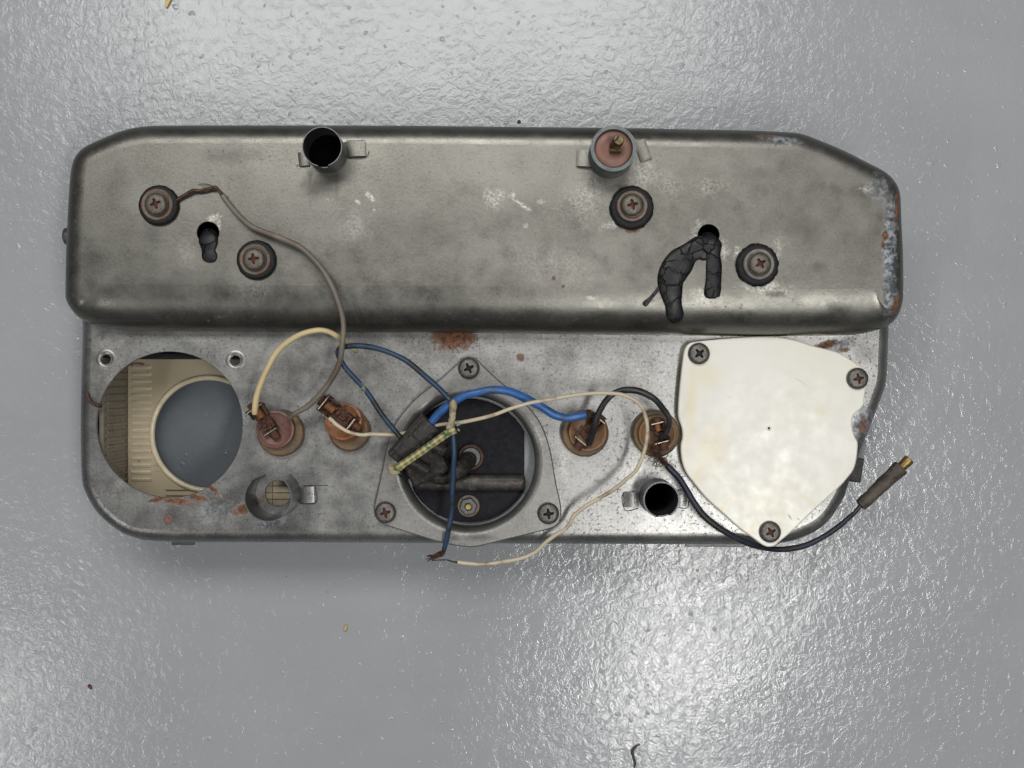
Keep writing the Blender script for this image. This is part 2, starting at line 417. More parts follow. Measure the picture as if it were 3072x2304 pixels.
MAT['wire_cream'] = simple('cream_insulation', (0.55, 0.44, 0.25), 0.42, 0.0, 0.12, 60, dirt=(0.26, 0.18, 0.10), dirt_amt=0.2, dscale=90)
MAT['wire_white'] = simple('thin_ivory_insulation', (0.52, 0.45, 0.33), 0.45, 0.0, 0.12, 60, dirt=(0.22, 0.15, 0.09), dirt_amt=0.25, dscale=70)
MAT['wire_blue'] = simple('bright_blue_insulation', (0.030, 0.115, 0.34), 0.38, 0.0, 0.10, 80, dirt=(0.03, 0.06, 0.13), dirt_amt=0.5, dscale=160)
def banded(name, a, b):
    t = NT(name)
    c = t.mix(t.rng(t.noise(48, 3, 0.6), 0.47, 0.53), a, b)
    c = t.mix(t.rng(t.noise(260, 5, 0.7), 0.58, 0.72, 0, 0.5), c, (0.10, 0.09, 0.08))
    t.set(col=c, rough=0.45); return t.m
MAT['wire_navy'] = banded('worn_dark_blue_insulation', (0.012, 0.014, 0.018), (0.016, 0.042, 0.085))
MAT['wire_black'] = simple('black_insulation', (0.016, 0.017, 0.020), 0.42, 0.0, 0.3, 90, dirt=(0.045, 0.04, 0.04), dirt_amt=0.3)
MAT['wire_ink'] = banded('blue_black_insulation', (0.011, 0.012, 0.014), (0.012, 0.015, 0.032))
MAT['plastic_black'] = simple('dusty_black_plastic', (0.020, 0.019, 0.019), 0.5, 0.0, 0.3, 400, 0.0001, 900, dirt=(0.075, 0.058, 0.048), dirt_amt=0.45, dscale=420, spec=0.3)
MAT['rubber_brown'] = simple('brown_black_sleeve', (0.075, 0.058, 0.045), 0.6, 0.0, 0.35, 260, 0.00025, 700, dirt=(0.022, 0.02, 0.02), dirt_amt=0.5, dscale=180)
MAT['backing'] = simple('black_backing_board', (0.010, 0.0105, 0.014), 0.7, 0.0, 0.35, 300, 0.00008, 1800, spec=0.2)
MAT['bar'] = simple('dusty_crossbar', (0.055, 0.051, 0.048), 0.5, 0.3, 0.3, 250, 0.00008, 1500, dirt=(0.20, 0.15, 0.11), dirt_amt=0.35, dscale=300)
MAT['pink'] = simple('copper_pink_disc', (0.175, 0.088, 0.066), 0.5, 0.2, 0.14, 200, dirt=(0.20, 0.09, 0.06), dirt_amt=0.3)
MAT['bluegrey'] = simple('blue_grey_tube', (0.125, 0.145, 0.148), 0.5, 0.55, 0.25, 300, 0.00008, 1500, dirt=(0.07, 0.075, 0.07), dirt_amt=0.5, dscale=250)
MAT['verdigris'] = simple('green_grey_crust', (0.26, 0.28, 0.21), 0.85, 0.0, 0.35, 500, 0.0004, 900, dirt=(0.12, 0.09, 0.06), dirt_amt=0.4, dscale=300)

def make_tar():
    t = NT('cracked_black_sealant')
    e = t.voro(150, 'DISTANCE_TO_EDGE', vec=t.mix(0.006, t.obj, t.noise(160, 3, out=1)))
    crack = t.math('MAXIMUM', t.rng(e, 0.008, 0.04), t.rng(t.noise(55, 2), 0.5, 0.62))
    c = t.mix(crack, (0.003, 0.003, 0.0035), t.mix(t.rng(t.noise(260, 4, 0.7), 0.45, 0.7), (0.007, 0.0075, 0.009), (0.017, 0.017, 0.019)))
    h = t.math('ADD', t.math('MULTIPLY', crack, 1.0), t.math('MULTIPLY', t.noise(200, 3), 0.5))
    t.set(col=c, rough=t.rng(t.noise(200, 3), 0.3, 0.7, 0.34, 0.5), spec=0.3, norm=t.bump(h, 0.0006)); return t.m
MAT['tar'] = make_tar()

def make_white_plastic():
    t = NT('yellowed_white_plastic')
    c = t.mix(t.rng(t.noise(12, 2, 0.5), 0.3, 0.75), (0.71, 0.705, 0.66), (0.67, 0.65, 0.575))
    m = t.spots([(2110,1130,70,70,20,.6), (2130,1340,60,110,10,.5), (2300,1520,120,80,0,.25), (2450,1230,36,24,0,.5), (2100,1400,40,60,0,.4), (2070,1200,24,200,3,.8), (2080,1430,20,70,25,.8), (2160,1520,90,16,-42,.7), (2250,1580,70,16,-38,.7), (2420,1500,120,14,42,.4), (2110,1050,60,14,10,.5), (2560,1090,40,16,-30,.5)], t.noise(45, 4, 0.6), 0.8, 0.9)
    c = t.mix(m, c, (0.68, 0.60, 0.40))
    hair = t.rng(t.noise(240, 6, 0.8, 1.6), 0.68, 0.74, 0, 0.6)
    c = t.mix(t.math('MULTIPLY', hair, t.rng(t.noise(30, 2), 0.45, 0.65)), c, (0.34, 0.24, 0.15))
    spk = t.rng(t.noise(900, 3, 0.6), 0.73, 0.77, 0, 0.5)
    c = t.mix(spk, c, (0.20, 0.16, 0.12))
    s2 = t.spots([(2361,1547,13,3.2,58,.8), (2386,1553,8,2.4,30,.7), (2394,1145,26,1.8,33,.35), (2180,1190,14,1.6,35,.3)], t.noise(500, 3), 0.5, 0.6)
    c = t.mix(s2, c, (0.09, 0.07, 0.05))
    t.set(col=c, rough=t.rng(t.noise(150, 4), 0.3, 0.7, 0.24, 0.36), spec=0.5, norm=t.bump(t.noise(7, 1), 0.0008, 0.25)); return t.m
MAT['white'] = make_white_plastic()
MAT['white_edge'] = simple('yellowed_plastic_edge', (0.62, 0.50, 0.24), 0.5, 0, 0.15, 150)

def make_cream():
    t = NT('cream_lens_plastic')
    c = t.mix(t.rng(t.noise(40, 4), 0.3, 0.7), (0.47, 0.41, 0.295), (0.39, 0.335, 0.23))
    d = t.rng(t.noise(130, 6, 0.75), 0.60, 0.70, 0, 0.75)
    c = t.mix(t.math('MULTIPLY', d, t.rng(t.noise(25, 2), 0.45, 0.6)), c, (0.15, 0.08, 0.04))
    t.set(col=c, rough=0.25, sss=0.15); t.b.inputs['Subsurface Radius'].default_value = (0.004, 0.003, 0.002); return t.m
MAT['cream'] = make_cream()
MAT['cream_dirty_shaded'] = simple('grimy_shaded_lens_wall', (0.235, 0.21, 0.165), 0.35, 0, 0.25, 120, dirt=(0.09, 0.06, 0.04), dirt_amt=0.5)  # grime, with the wall's shade also worked into the darker cream
MAT['cream_rib'] = simple('cream_lens_ribs', (0.60, 0.52, 0.38), 0.22, 0, 0.15, 100)
MAT['groove'] = simple('dirty_lens_groove', (0.16, 0.12, 0.08), 0.7, 0, 0.3, 300)

def make_sleeve():
    t = NT('braided_yellow_sleeve')
    uv = t.tc.outputs['UV']
    sep = t.node('ShaderNodeSeparateXYZ'); t.inp(sep.inputs[0], uv)
    u = t.math('MULTIPLY', sep.outputs[0], 2 * math.pi * 2); v = t.math('MULTIPLY', sep.outputs[1], 2 * math.pi / 0.0062)
    a = t.math('SINE', t.math('ADD', u, v)); b = t.math('SINE', t.math('SUBTRACT', u, v))
    d = t.math('MULTIPLY', a, b)
    dash = t.rng(t.math('SINE', t.math('MULTIPLY', sep.outputs[1], 2 * math.pi / 0.0095)), 0.35, 0.6)
    c = t.mix(t.rng(d, -0.7, 0.5), (0.22, 0.19, 0.075), (0.50, 0.46, 0.24))
    g = t.math('MULTIPLY', dash, t.rng(t.noise(330, 3, 0.6), 0.45, 0.55))
    c = t.mix(g, c, (0.075, 0.15, 0.05))
    c = t.mix(t.rng(t.noise(400, 4, 0.7), 0.6, 0.72, 0, 0.6), c, (0.16, 0.12, 0.08))
    t.set(col=c, rough=0.8, norm=t.bump(d, 0.0005)); return t.m
MAT['sleeve'] = make_sleeve()
MAT['wrap'] = simple('dirty_beige_wrap', (0.36, 0.31, 0.20), 0.85, 0, 0.35, 400, 0.0004, 900, dirt=(0.15, 0.11, 0.07), dirt_amt=0.5, dscale=300)
MAT['yellow'] = simple('yellow_scrap', (0.60, 0.45, 0.13), 0.6, 0, 0.15, 200)
MAT['tan'] = simple('tan_crumb', (0.50, 0.38, 0.16), 0.7, 0, 0.25, 900)
MAT['redcrumb'] = simple('dark_red_crumb', (0.13, 0.03, 0.025), 0.6, 0, 0.4, 900)
MAT['darkfibre'] = simple('dark_fibre', (0.06, 0.05, 0.04), 0.8, 0, 0.3, 900)

# ------------------------------------------------------------------ floor
fl = add('floor', mesh_from([(-4, -4, 0), (4, -4, 0), (4, 4, 0), (-4, 4, 0)], [(0, 1, 2, 3)], False), MAT['floor'])
fl['kind'] = 'structure'; fl['label'] = 'glossy grey painted floor with a wrinkled orange-peel finish'

# ------------------------------------------------------------------ instrument cluster
ROOT = bpy.data.objects.new('instrument_cluster', None); COL.objects.link(ROOT)
ROOT.empty_display_size = 0.05
ROOT['label'] = 'old metal dashboard instrument cluster lying face down with loose wires on its back'
ROOT['category'] = 'instrument cluster'

# --- raised hood
up_pts = [(204,880),(206,760),(210,665),(215,580),(220,521),(229,485),(246,458),(275,437),(331,412),(381,393),(425,384),(475,380),(584,379),(900,379),(1250,380),(1600,384),(1889,387),(2142,392),(2267,395),(2368,400),(2404,406),(2433,416),(2520,452),(2592,488),(2640,513),(2668,535),(2686,561),(2695,593),(2698,665),(2703,774),(2704,870),(2701,912),(2687,951),(2660,980),(2611,997),(2540,1004),(2300,1006),(2000,1004),(1700,1001),(1400,996),(1000,994),(700,992),(420,990),(340,987),(285,978),(245,958),(220,930),(207,905)]
up_out = resample(catmull([P(x, y, ZU - 0.012) for x, y in up_pts], 8, True), 0.0022)
def up_prof(p, n):
    d = max(0.0, -n.y) ** 3; a = 0.0105 + 0.0125 * d * d; b = 0.0120 + 0.0085 * d * d; q = 2.2 + 0.5 * d * d
    out = [(a + 0.0006, ZU)]
    for k in range(17):
        t = k / 16; sx = 1 - (1 - t) ** 1.6 if k < 16 else 1.0
        out.append((a * (1 - sx), ZU - b * (1 - max(0.0, 1 - sx ** q) ** (1 / q))))
    out.append((-0.0006, (ZU - b) / 2)); out.append((-0.0008, 0.0))
    return out
tubes = {'a': (977, 456, 59), 'b': (1838, 452, 64)}
def hole(px, py, r, z, n=40):
    c = P(px, py, z); return circle(c, r * PX, n)
up_holes = [hole(624, 698, 33, ZU), hole(2126, 705, 32, ZU)]
hood = add('hood', shell(up_out, ZU, up_prof, up_holes), MAT['upper'], ROOT)
hood['label'] = 'raised tarnished upper hood of the housing'

# --- lower panel
lo_pts = [(262,760),(249,930),(248,1000),(246,1080),(244,1153),(242,1262),(243,1372),(247,1445),(260,1484),(287,1531),(323,1568),(363,1597),(403,1614),(453,1623),(562,1627),(742,1627),(1000,1628),(1300,1630),(1700,1632),(1950,1633),(2200,1634),(2300,1634),(2345,1630),(2396,1618),(2454,1590),(2494,1552),(2530,1495),(2548,1446),(2579,1361),(2610,1281),(2641,1201),(2656,1156),(2661,1116),(2664,1040),(2665,960),(2650,760),(2560,700),(1500,690),(340,700)]
lo_out = resample(catmull([P(x, y, ZL - 0.006) for x, y in lo_pts], 8, True), 0.0022)
def lo_prof(p, n):
    a = 0.0065; b = 0.0075; out = [(a + 0.0006, ZL)]
    for k in range(9):
        t = math.pi / 2 * k / 8
        out.append((a * (1 - math.sin(t)), ZL - b * (1 - math.cos(t))))
    out.append((-0.0006, 0.0))
    return out
lo_holes = [hole(509, 1274, 220, ZL, 96), hole(1407, 1387, 207, ZL, 80), hole(834, 1480, 40, ZL), hole(1972, 1490, 54, ZL), hole(318, 1078, 15.5, ZL, 24), hole(706, 1081, 16, ZL, 24)]
panel = add('back_panel', shell(lo_out, ZL, lo_prof, lo_holes), MAT['lower'], ROOT)
panel['label'] = 'speckled pale lower back panel with a large round opening'

# dimples round the two small screw holes
for (x, y) in ((318, 1078), (706, 1081)):
    b = MB(); b.lathe([(30*PX, 0.00005), (25*PX, 0.00025), (19*PX, 0.0002), (16.2*PX, -0.0002), (15.6*PX, -0.0012)], 28, capb=False, capt=False)
    add('screw_hole_rim', b.mesh(60), MAT['lower'], panel, P(x, y, ZL))
# rivet, bent clip and lips
b = MB(); b.lathe([(14*PX, 0), (13.5*PX, 0.0003), (12*PX, 0.00045), (5*PX, 0.0003), (2*PX, .0001)], 24)
add('rivet', b.mesh(40), MAT['pink'], panel, P(505, 1557, ZL + 0.0001))
V, F, UV = tube([P(x, y, ZL + z) for x, y, z in ((262,1180,.0006),(266,1196,.0012),(278,1210,.0014),(296,1217,.001),(303,1218,-.001))], 5*PX, 8)
add('bent_clip', mesh_from(V, F, True), MAT['rust_dark'], panel)
for (x0, x1, y) in ((2055, 2235, 1637), (516, 584, 1632)):
    a, c = P(x0, y, 0.034), P(x1, y, 0.034)
    b = MB(); b.box(((a.x+c.x)/2, a.y + 0.0006, 0.034), (c.x-a.x, 0.0022, 0.0012), bev=0.0003)
    add('edge_lip', b.mesh(), MAT['tube'], panel)
a = P(2562, 1408, 0.036)
b = MB(); b.box((0, 0, 0), (0.0055, 0.0120, 0.010), bev=0.0006)
add('side_clip', b.mesh(), MAT['plastic_black'], panel, a, (0, 0, R(-9)))

# side bolt on the hood's left wall
b = MB(); b.lathe([(4.2e-3, 0), (4.2e-3, 1.4e-3), (3.9e-3, 2.3e-3), (2.6e-3, 3.0e-3), (1.0e-3, 3.2e-3)], 24)
pb = P(207, 709, 0.052)
add('side_bolt', b.mesh(40), MAT['tube'], ROOT, (pb.x + 0.0006, pb.y, 0.052), (0, R(-90), 0))

# --- screws (pan head with cross recess)
def screw_mesh(mat, slotmat, Rr=32*PX, h=0.0026):
    bm = bmesh.new()
    prof = [(Rr, 0), (Rr, .42*h), (.95*Rr, .68*h), (.84*Rr, .88*h), (.66*Rr, h)]
    n = 32; rings = []
    for r, z in prof: rings.append([bm.verts.new((r*math.cos(2*math.pi*i/n), r*math.sin(2*math.pi*i/n), z)) for i in range(n)])
    for a, c in zip(rings, rings[1:]):
        for i in range(n):
            j = (i+1) % n; bm.faces.new((a[i], a[j], c[j], c[i]))
    L, wd = .50*Rr, .115*Rr; k = .16*Rr
    cross = []
    for q in range(4):
        a = q*math.pi/2; ca, sa = math.cos(a), math.sin(a)
        for x, y in ((L, -wd*.75), (L, wd*.75), (k, k)):
            cross.append((x*ca - y*sa, x*sa + y*ca))
    top = [bm.verts.new((x, y, h)) for x, y in cross]
    bot = [bm.verts.new((x*.72, y*.72, h - .55*h)) for x, y in cross]
    es = []
    for vs in (rings[-1], top):
        for i in range(len(vs)):
            e = bm.edges.get((vs[i], vs[(i+1) % len(vs)])) or bm.edges.new((vs[i], vs[(i+1) % len(vs)])); es.append(e)
    bmesh.ops.triangle_fill(bm, use_beauty=True, edges=es, normal=(0, 0, 1))
    nf = len(bm.faces); sl = []
    for i in range(12):
        j = (i+1) % 12; sl.append(bm.faces.new((top[i], top[j], bot[j], bot[i])))
    bc = bm.verts.new((0, 0, h - .75*h))
    for i in range(12): sl.append(bm.faces.new((bot[i], bot[(i+1) % 12], bc)))
    bm.faces.ensure_lookup_table()
    for f in sl: f.material_index = 1
    bmesh.ops.recalc_face_normals(bm, faces=bm.faces[:])
    for f in bm.faces: f.smooth = True
    for e in bm.edges:
        if len(e.link_faces) == 2 and e.calc_face_angle(0) > R(38): e.smooth = False
    me = bpy.data.meshes.new('screw'); bm.to_mesh(me); bm.free()
    me.materials.append(mat); me.materials.append(slotmat)
    return me
SCREW = screw_mesh(MAT['screw'], MAT['rubber'])
SCREW_R = screw_mesh(MAT['screw'], MAT['slot_rust'])
SCREW_P = screw_mesh(MAT['screw_pale'], MAT['slot_rust'])

def grommet_mesh(r, wob):
    b = MB(); seg = 44
    b.lathe([(r*1.0, 0.0), (r*1.03, .0006), (r*1.0, .0017), (r*.93, .0025), (r*.82, .0027), (r*.70, .0024), (r*.60, .0012)], seg, wob=wob)
    return b.mesh(60)
def washer_mesh(r):
    b = MB(); b.lathe([(r, 0), (r, .0006), (r*.95, .0009), (r*.78, .0008), (r*.74, .0016), (r*.70, .0017), (r*.2, .0017)], 40)
    return b.mesh(40)
for (x, y, rg, sx, sy, rot, sm, wm, wob, rw) in (
        (475, 615, 57, 471, 613, 20, SCREW_P, 'washer', .012, 46), (768, 779, 56, 764, 778, 8, SCREW_P, 'washer', .012, 45),
        (1896, 622, 62, 1896, 616, 12, SCREW_P, 'washer', .03, 45), (2273, 794, 60, 2278, 792, 30, SCREW_P, 'washer_clean', .045, 45)):
    c = P(x, y, ZU); s = P(sx, sy, ZU + .004)
    so = add('mounting_screw', sm, None, ROOT, (s.x, s.y, ZU + .0042), (0, 0, R(rot)))
    g = add('rubber_grommet', grommet_mesh(rg*PX, wob), MAT['rubber'], so); wz = add('washer', washer_mesh(rw*PX), MAT[wm], so)
    for q, dz, (ox, oy) in ((g, -.0041, (x, y)), (wz, -.0018, ((x+sx)/2, (y+sy)/2))):
        t = P(ox, oy, ZU + .002); d = Vector((t.x - s.x, t.y - s.y, dz))
        q.location = Matrix.Rotation(R(-rot), 3, 'Z') @ d; q.rotation_euler = (0, 0, R(-rot))

# --- lamp tubes (short open cylinders with folded tabs)
def tube_mesh(r, z0, z1, th=0.0006, gap=None, seg=56, taper=0.0, cut=0.0):
    """gap = (deg0, deg1) arc left open near the top of the wall; cut is how far down the opening reaches"""
    V, F = [], []; ring = []
    zs = [z0, z0 + (z1 - z0)*.4, z0 + (z1-z0)*.7, z1]
    for i in range(seg):
        a = 360.0 * i / seg; lim = 1.0
        if gap:
            m = (gap[0]+gap[1])/2; hw = (gap[1]-gap[0])/2; d = abs((a - m + 180) % 360 - 180)
            if d < hw: lim = 1 - cut * min(1.0, (hw - d) / (hw*.16))
        ca, sa = math.cos(R(a)), math.sin(R(a)); col = []
        for z in zs:
            zz = z0 + (z - z0)*lim; rr = r - taper * (zz - z0)/(z1-z0)
            col.append(len(V)); V.append((rr*ca, rr*sa, zz))
        top = V[-1]
        rr = r - taper*lim
        for z in reversed(zs):
            zz = z0 + (z - z0)*lim
            col.append(len(V)); V.append(((rr-th)*ca, (rr-th)*sa, zz))
        ring.append(col)
    m = len(ring[0])
    for i in range(seg):
        A, B = ring[i], ring[(i+1) % seg]
        for k in range(m):
            l = (k+1) % m; F.append((A[k], B[k], B[l], A[l]))
    return sharp(mesh_from(V, F), 45)
def tab(parent, px, py, wx, wy, rot, z, base, up=0.0007, mat='lower'):
    b = MB(); L = wx*PX; n = 8
    V, F = [], []
    for i in range(n + 1):
        u = i/n - .5; zz = 0.0006*(1 - (2*u)**2) * (1 if wx > 38 else .5)
        for yy, dz in ((-1, 0), (-1, .0009), (1, .0009), (1, 0)): V.append((u*L, yy*wy*PX/2, zz + dz - .0004))
    for i in range(n):
        for k in range(4):
            l = (k+1) % 4; F.append((i*4+k, i*4+l, i*4+4+l, i*4+4+k))
    F += [(3, 2, 1, 0), (n*4, n*4+1, n*4+2, n*4+3)]; b.put(V, F)
    c = P(px, py, z) - base
    add('folded_tab', b.mesh(), MAT[mat], parent, (c.x, c.y, c.z + up), (0, R(-4), R(rot)))
def slit(parent, pts, z, base):
    V, F, UV = tube([P(x, y, z) - base for x, y in pts], 0.8*PX, 6, 4)
    add('cut_slit', mesh_from(V, F), MAT['rubber'], parent)

bA = P(984, 462, ZU)
tA = add('lamp_tube', tube_mesh(56*PX, -0.010, 0.0165, th=0.0004, gap=(262, 285), cut=.12), MAT['tube'], ROOT, bA)
tA['label'] = 'empty open lamp tube with smudges below it on the hood'
tab(tA, 1066, 448, 60, 44, 3, ZU, bA, mat='upper'); tab(tA, 912, 478, 30, 40, 6, ZU, bA, mat='upper')
slit(tA, [(1044,473),(1085,474),(1102,466),(1107,452)], ZU+.0008, bA); slit(tA, [(888,496),(905,493),(922,491)], ZU+.0008, bA); slit(tA, [(1038,420),(1060,422),(1095,420)], ZU+.0008, bA)

bB = P(1830, 470, ZU)
tB = add('lamp_tube', tube_mesh(64*PX, -0.010, 0.0185, th=0.0016), MAT['bluegrey'], ROOT, bB)
tB['label'] = 'blue grey lamp tube holding a pink bulb holder'
b = MB(); b.lathe([(62*PX, 0.0), (62*PX, .0155), (52*PX, .0165), (46*PX, .0172), (30*PX, .0168), (12*PX, .0163)], 40)
add('bulb_holder', b.mesh(50), MAT['pink'], tB)
b = MB(); M = Matrix.Translation((4*PX, 8*PX, .016)) @ Matrix.Rotation(R(6), 4, 'Y') @ Matrix.Rotation(R(-6), 4, 'X')
b.lathe([(15*PX, 0), (15.5*PX, .002), (14*PX, .0023), (15.5*PX, .0028), (14*PX, .0033), (15.5*PX, .0038), (14*PX, .0044), (15.5*PX, .005), (15.5*PX, .0092), (13*PX, .0098)], 24, M)
b.box((0, -17*PX, .0022), (30*PX, 8*PX, .004), M)
add('slotted_post', b.mesh(), MAT['bronze'], tB)
b = MB(); b.box((4*PX, 8*PX, .0261), (26*PX, 4*PX, .0004), Matrix.Rotation(R(0), 4, 'Z')); 
add('post_slot', b.mesh(), MAT['rubber'], tB, (0.0009, 0.0009, 0), (0, 0, R(50)))
tab(tB, 1757, 478, 52, 46, -4, ZU, bB, .0016, 'upper'); tab(tB, 1928, 452, 34, 60, 20, ZU, bB, mat='upper'); slit(tB, [(1731,470),(1734,500),(1782,496)], ZU+.0006, bB); slit(tB, [(1940,435),(1944,462),(1925,482)], ZU+.0008, bB)

bC = P(834, 1480, ZL)
tC = add('lamp_tube', tube_mesh(69*PX, -0.0005, 0.0225, th=0.0005, gap=(46, 130), cut=.995), MAT['tube'], ROOT, bC)
tC['label'] = 'split lamp tube open at its side above the cream lens'
tab(tC, 922, 1484, 46, 48, 4, ZL, bC, .0012); slit(tC, [(946,1459),(948,1507),(898,1511)], ZL+.0006, bC); slit(tC, [(910,1457),(950,1456),(985,1457)], ZL+.0002, bC)
b = MB(); b.box((0, 0, 0), (150*PX, 130*PX, .002)); lw = add('lens_window', b.mesh(), MAT['cream'], tC, (0, -0.0005, -.0085))
for k in range(5):
    b = MB(); b.box((0, 0, 0), (120*PX, 2.2*PX, .0004)); add('lens_groove', b.mesh(), MAT['groove'], tC, (0, (-42+k*20)*PX, -.0073))
for k in (-26, 30):
    b = MB(); b.box((0, 0, 0), (2.4*PX, 120*PX, .0004)); add('lens_groove', b.mesh(), MAT['groove'], tC, (k*PX, 0, -.0072))

bD = P(1971, 1489, ZL)
tD = add('lamp_tube', tube_mesh(57*PX, -0.030, 0.0165, th=0.0007, gap=(255, 300), cut=.10, taper=0.0006), MAT['tube'], ROOT, bD)
tD['label'] = 'empty lamp tube beside the black wire and white cover plate'
tab(tD, 1893, 1498, 44, 44, 3, ZL, bD, .0009); tab(tD, 2040, 1494, 40, 46, -3, ZL, bD)
slit(tD, [(1912,1479),(1869,1482),(1876,1531),(1915,1525)], ZL+.0006, bD); slit(tD, [(2030,1523),(2064,1522),(2066,1470)], ZL+.0008, bD)

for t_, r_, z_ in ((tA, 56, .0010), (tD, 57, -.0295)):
    b = MB(); b.lathe([(r_*PX*.98, -.0006), (r_*PX*.98, 0)], 32); add('dark_cap', b.mesh(), MAT['painted_dark'], t_, (0, 0, z_))  # added caps, coloured black in place of the tubes' deep dark inside
# --- cream lens inside the left opening
ZS = 0.011
lens = None
sh = [P(x, y, ZS) for x, y in ((378, 1078), (930, 1078), (930, 1560), (520, 1560), (470, 1548), (378, 1465))]
op = circle(P(626, 1302, ZS), 172*PX*(HC-ZS)/DIST, 72)
def lens_prof(p, n): return [(0, ZS), (0, ZS - .003)]
lens = add('lens_body', shell(resample(sh, .004), ZS, lens_prof, [op], hole_prof=((0, 0), (0.0, -.003))), MAT['cream'], ROOT)
lens['label'] = 'cream ribbed plastic lens seen through the round opening'
b = MB(); rr = 169*PX*(HC-ZS)/DIST
b.lathe([(rr + .0014*math.cos(a), ZS + .0006 + .0014*math.sin(a)) for a in [R(d) for d in range(-30, 211, 20)]], 80, capb=False, capt=False)
t = NT('dusty_tinted_glass')
tr = t.node('ShaderNodeBsdfTransparent'); t.inp(tr.inputs[0], (0.80, 0.82, 0.835)); gl = t.node('ShaderNodeBsdfGlossy'); t.inp(gl.inputs['Roughness'], 0.25)
df = t.node('ShaderNodeBsdfDiffuse'); t.inp(df.inputs[0], (0.30, 0.31, 0.32)); m1 = t.node('ShaderNodeMixShader'); m2 = t.node('ShaderNodeMixShader')
t.inp(m1.inputs[0], t.rng(t.noise(70, 5, 0.7), 0.4, 0.75, 0.02, 0.12)); t.inp(m1.inputs[1], tr.outputs[0]); t.inp(m1.inputs[2], df.outputs[0])
m2.inputs[0].default_value = 0.04; t.inp(m2.inputs[1], m1.outputs[0]); t.inp(m2.inputs[2], gl.outputs[0])
t.t.links.new(m2.outputs[0], t.t.nodes['Material Output'].inputs[0])
bg = MB(); bg.lathe([(rr + .0005, 0), (rr + .0005, .0012)], 64); pg = P(626, 1302, ZS)
add('lens_glass', bg.mesh(), t.m, lens, (pg.x, pg.y, .0045))
c = P(626, 1302, ZS); add('lens_lip', b.mesh(70), MAT['cream_rib'], lens, (c.x, c.y, 0))
xl = P(381, 0, ZS).x
yt, yb = P(0, 1078, ZS).y, P(0, 1462, ZS).y
b = MB(); b.box((xl - .001, (yt+yb)/2, (ZS + ZL)/2 - .002), (.002, yt - yb, ZL - ZS - .006))
add('lens_side_wall', b.mesh(), MAT['cream_dirty_shaded'], lens)
b = MB(); b.box((xl + .065, yt + .001, (ZS + ZL)/2 - .004), (.14, .002, ZL - ZS - .002)); add('shaded_top_wall', b.mesh(), MAT['backing'], lens)  # added wall, black to put in the shade at the opening's top
b = MB(); yb2 = P(0, 1556, ZS).y
b.box(((xl + .078), yb2 - .001, (ZS + ZL)/2 - .002), (.11, .002, ZL - ZS - .006))
pa, pc = Vector((xl, yb, 0)), Vector((xl + .023, yb2, 0)); pm = (pa + pc)/2; dd = pc - pa
b.box((0, 0, 0), (dd.length, .002, ZL - ZS - .006), Matrix.Translation((pm.x - .0008, pm.y - .0008, (ZS + ZL)/2 - .002)) @ Matrix.Rotation(math.atan2(dd.y, dd.x), 4, 'Z'))
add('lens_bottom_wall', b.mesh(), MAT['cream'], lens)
b1, b2 = MB(), MB()
for k in range(26):
    y = yt - .004 - k * (21*PX*(HC-ZS)/DIST)
    if y < yb + .002: break
    b1.box((xl + .0003, y, ZS + .016), (.0010, .0013, .028), bev=.0004)
    b2.box((xl + .0075, y, ZS + .0005), (.0105, .0018, .0014), bev=.0006)
r1 = add('wall_ribs', b1.mesh(), MAT['cream_dirty_shaded'], lens); r1['kind'] = 'stuff'
r2 = add('shelf_ribs', b2.mesh(), MAT['cream_rib'], lens); r2['kind'] = 'stuff'
b = MB(); b.box((xl + .0002, (yt+yb)/2, ZS + .0006), (.0007, yt-yb, .0012)); add('seam', b.mesh(), MAT['groove'], lens)
b3 = MB()
for k in range(9):
    y = P(0, 1470, ZS).y - k*.0028
    b3.box((xl + .050, y, ZS + .0003), (.060, .0005, .0008))
r3 = add('shelf_lines', b3.mesh(), MAT['groove'], lens); r3['kind'] = 'stuff'
V, F, UV = tube([P(x, y, .040) for x, y in ((384,1097),(396,1092),(415,1090),(432,1093))], 3.2*PX, 6)
add('copper_strip', mesh_from(V, F), MAT['pink'], lens)

# --- central gauge mount
fl_pts = [(1371,1092),(1384,1077),(1407,1069),(1431,1077),(1448,1095),(1485,1130),(1523,1163),(1568,1202),(1610,1250),(1634,1295),(1653,1358),(1667,1440),(1682,1510),(1684,1540),(1678,1568),(1660,1583),(1600,1600),(1540,1614),(1480,1629),(1439,1639),(1412,1642),(1385,1640),(1330,1630),(1236,1602),(1150,1573),(1130,1557),(1121,1530),(1126,1500),(1141,1434),(1156,1358),(1168,1310),(1190,1263),(1236,1206),(1275,1172),(1312,1144)]
ZF = ZL + 0.0028
fl_out = resample(catmull([P(x, y, ZF) for x, y in fl_pts], 8, True), 0.0018)
def fl_prof(p, n): return [(.0006, ZF), (.0003, ZF - .00012), (.0001, ZF - .00035), (0, ZF - .0008), (.0001, ZF - .0014), (.0008, ZL + .0008), (.0009, ZL + .0001)]
hp = [(0, 0)] + [(0.0036*math.sin(R(d)), -0.0046*(1 - math.cos(R(d)))) for d in (15, 30, 45, 60, 75, 90)] + [(.0037, -.006), (.0034, -.0145)]
fh = circle(P(1407, 1387, ZF), 220*PX, 96)
gauge = add('gauge_mount', shell(fl_out, ZF, fl_prof, [fh], hole_prof=hp), MAT['flange'], ROOT)
gauge['label'] = 'three cornered metal flange with a round well in the middle'
for (x, y, rot, me) in ((1407, 1105, 25, SCREW), (1157, 1537, 15, SCREW_R), (1645, 1540, 8, SCREW)):
    add('screw', me, None, gauge, P(x, y, ZF + .0002), (0, 0, R(rot)))
ZC = ZL - 0.013
b = MB(); b.lathe([(215*PX, -.001), (215*PX, 0)], 72); c = P(1407, 1387, ZC)
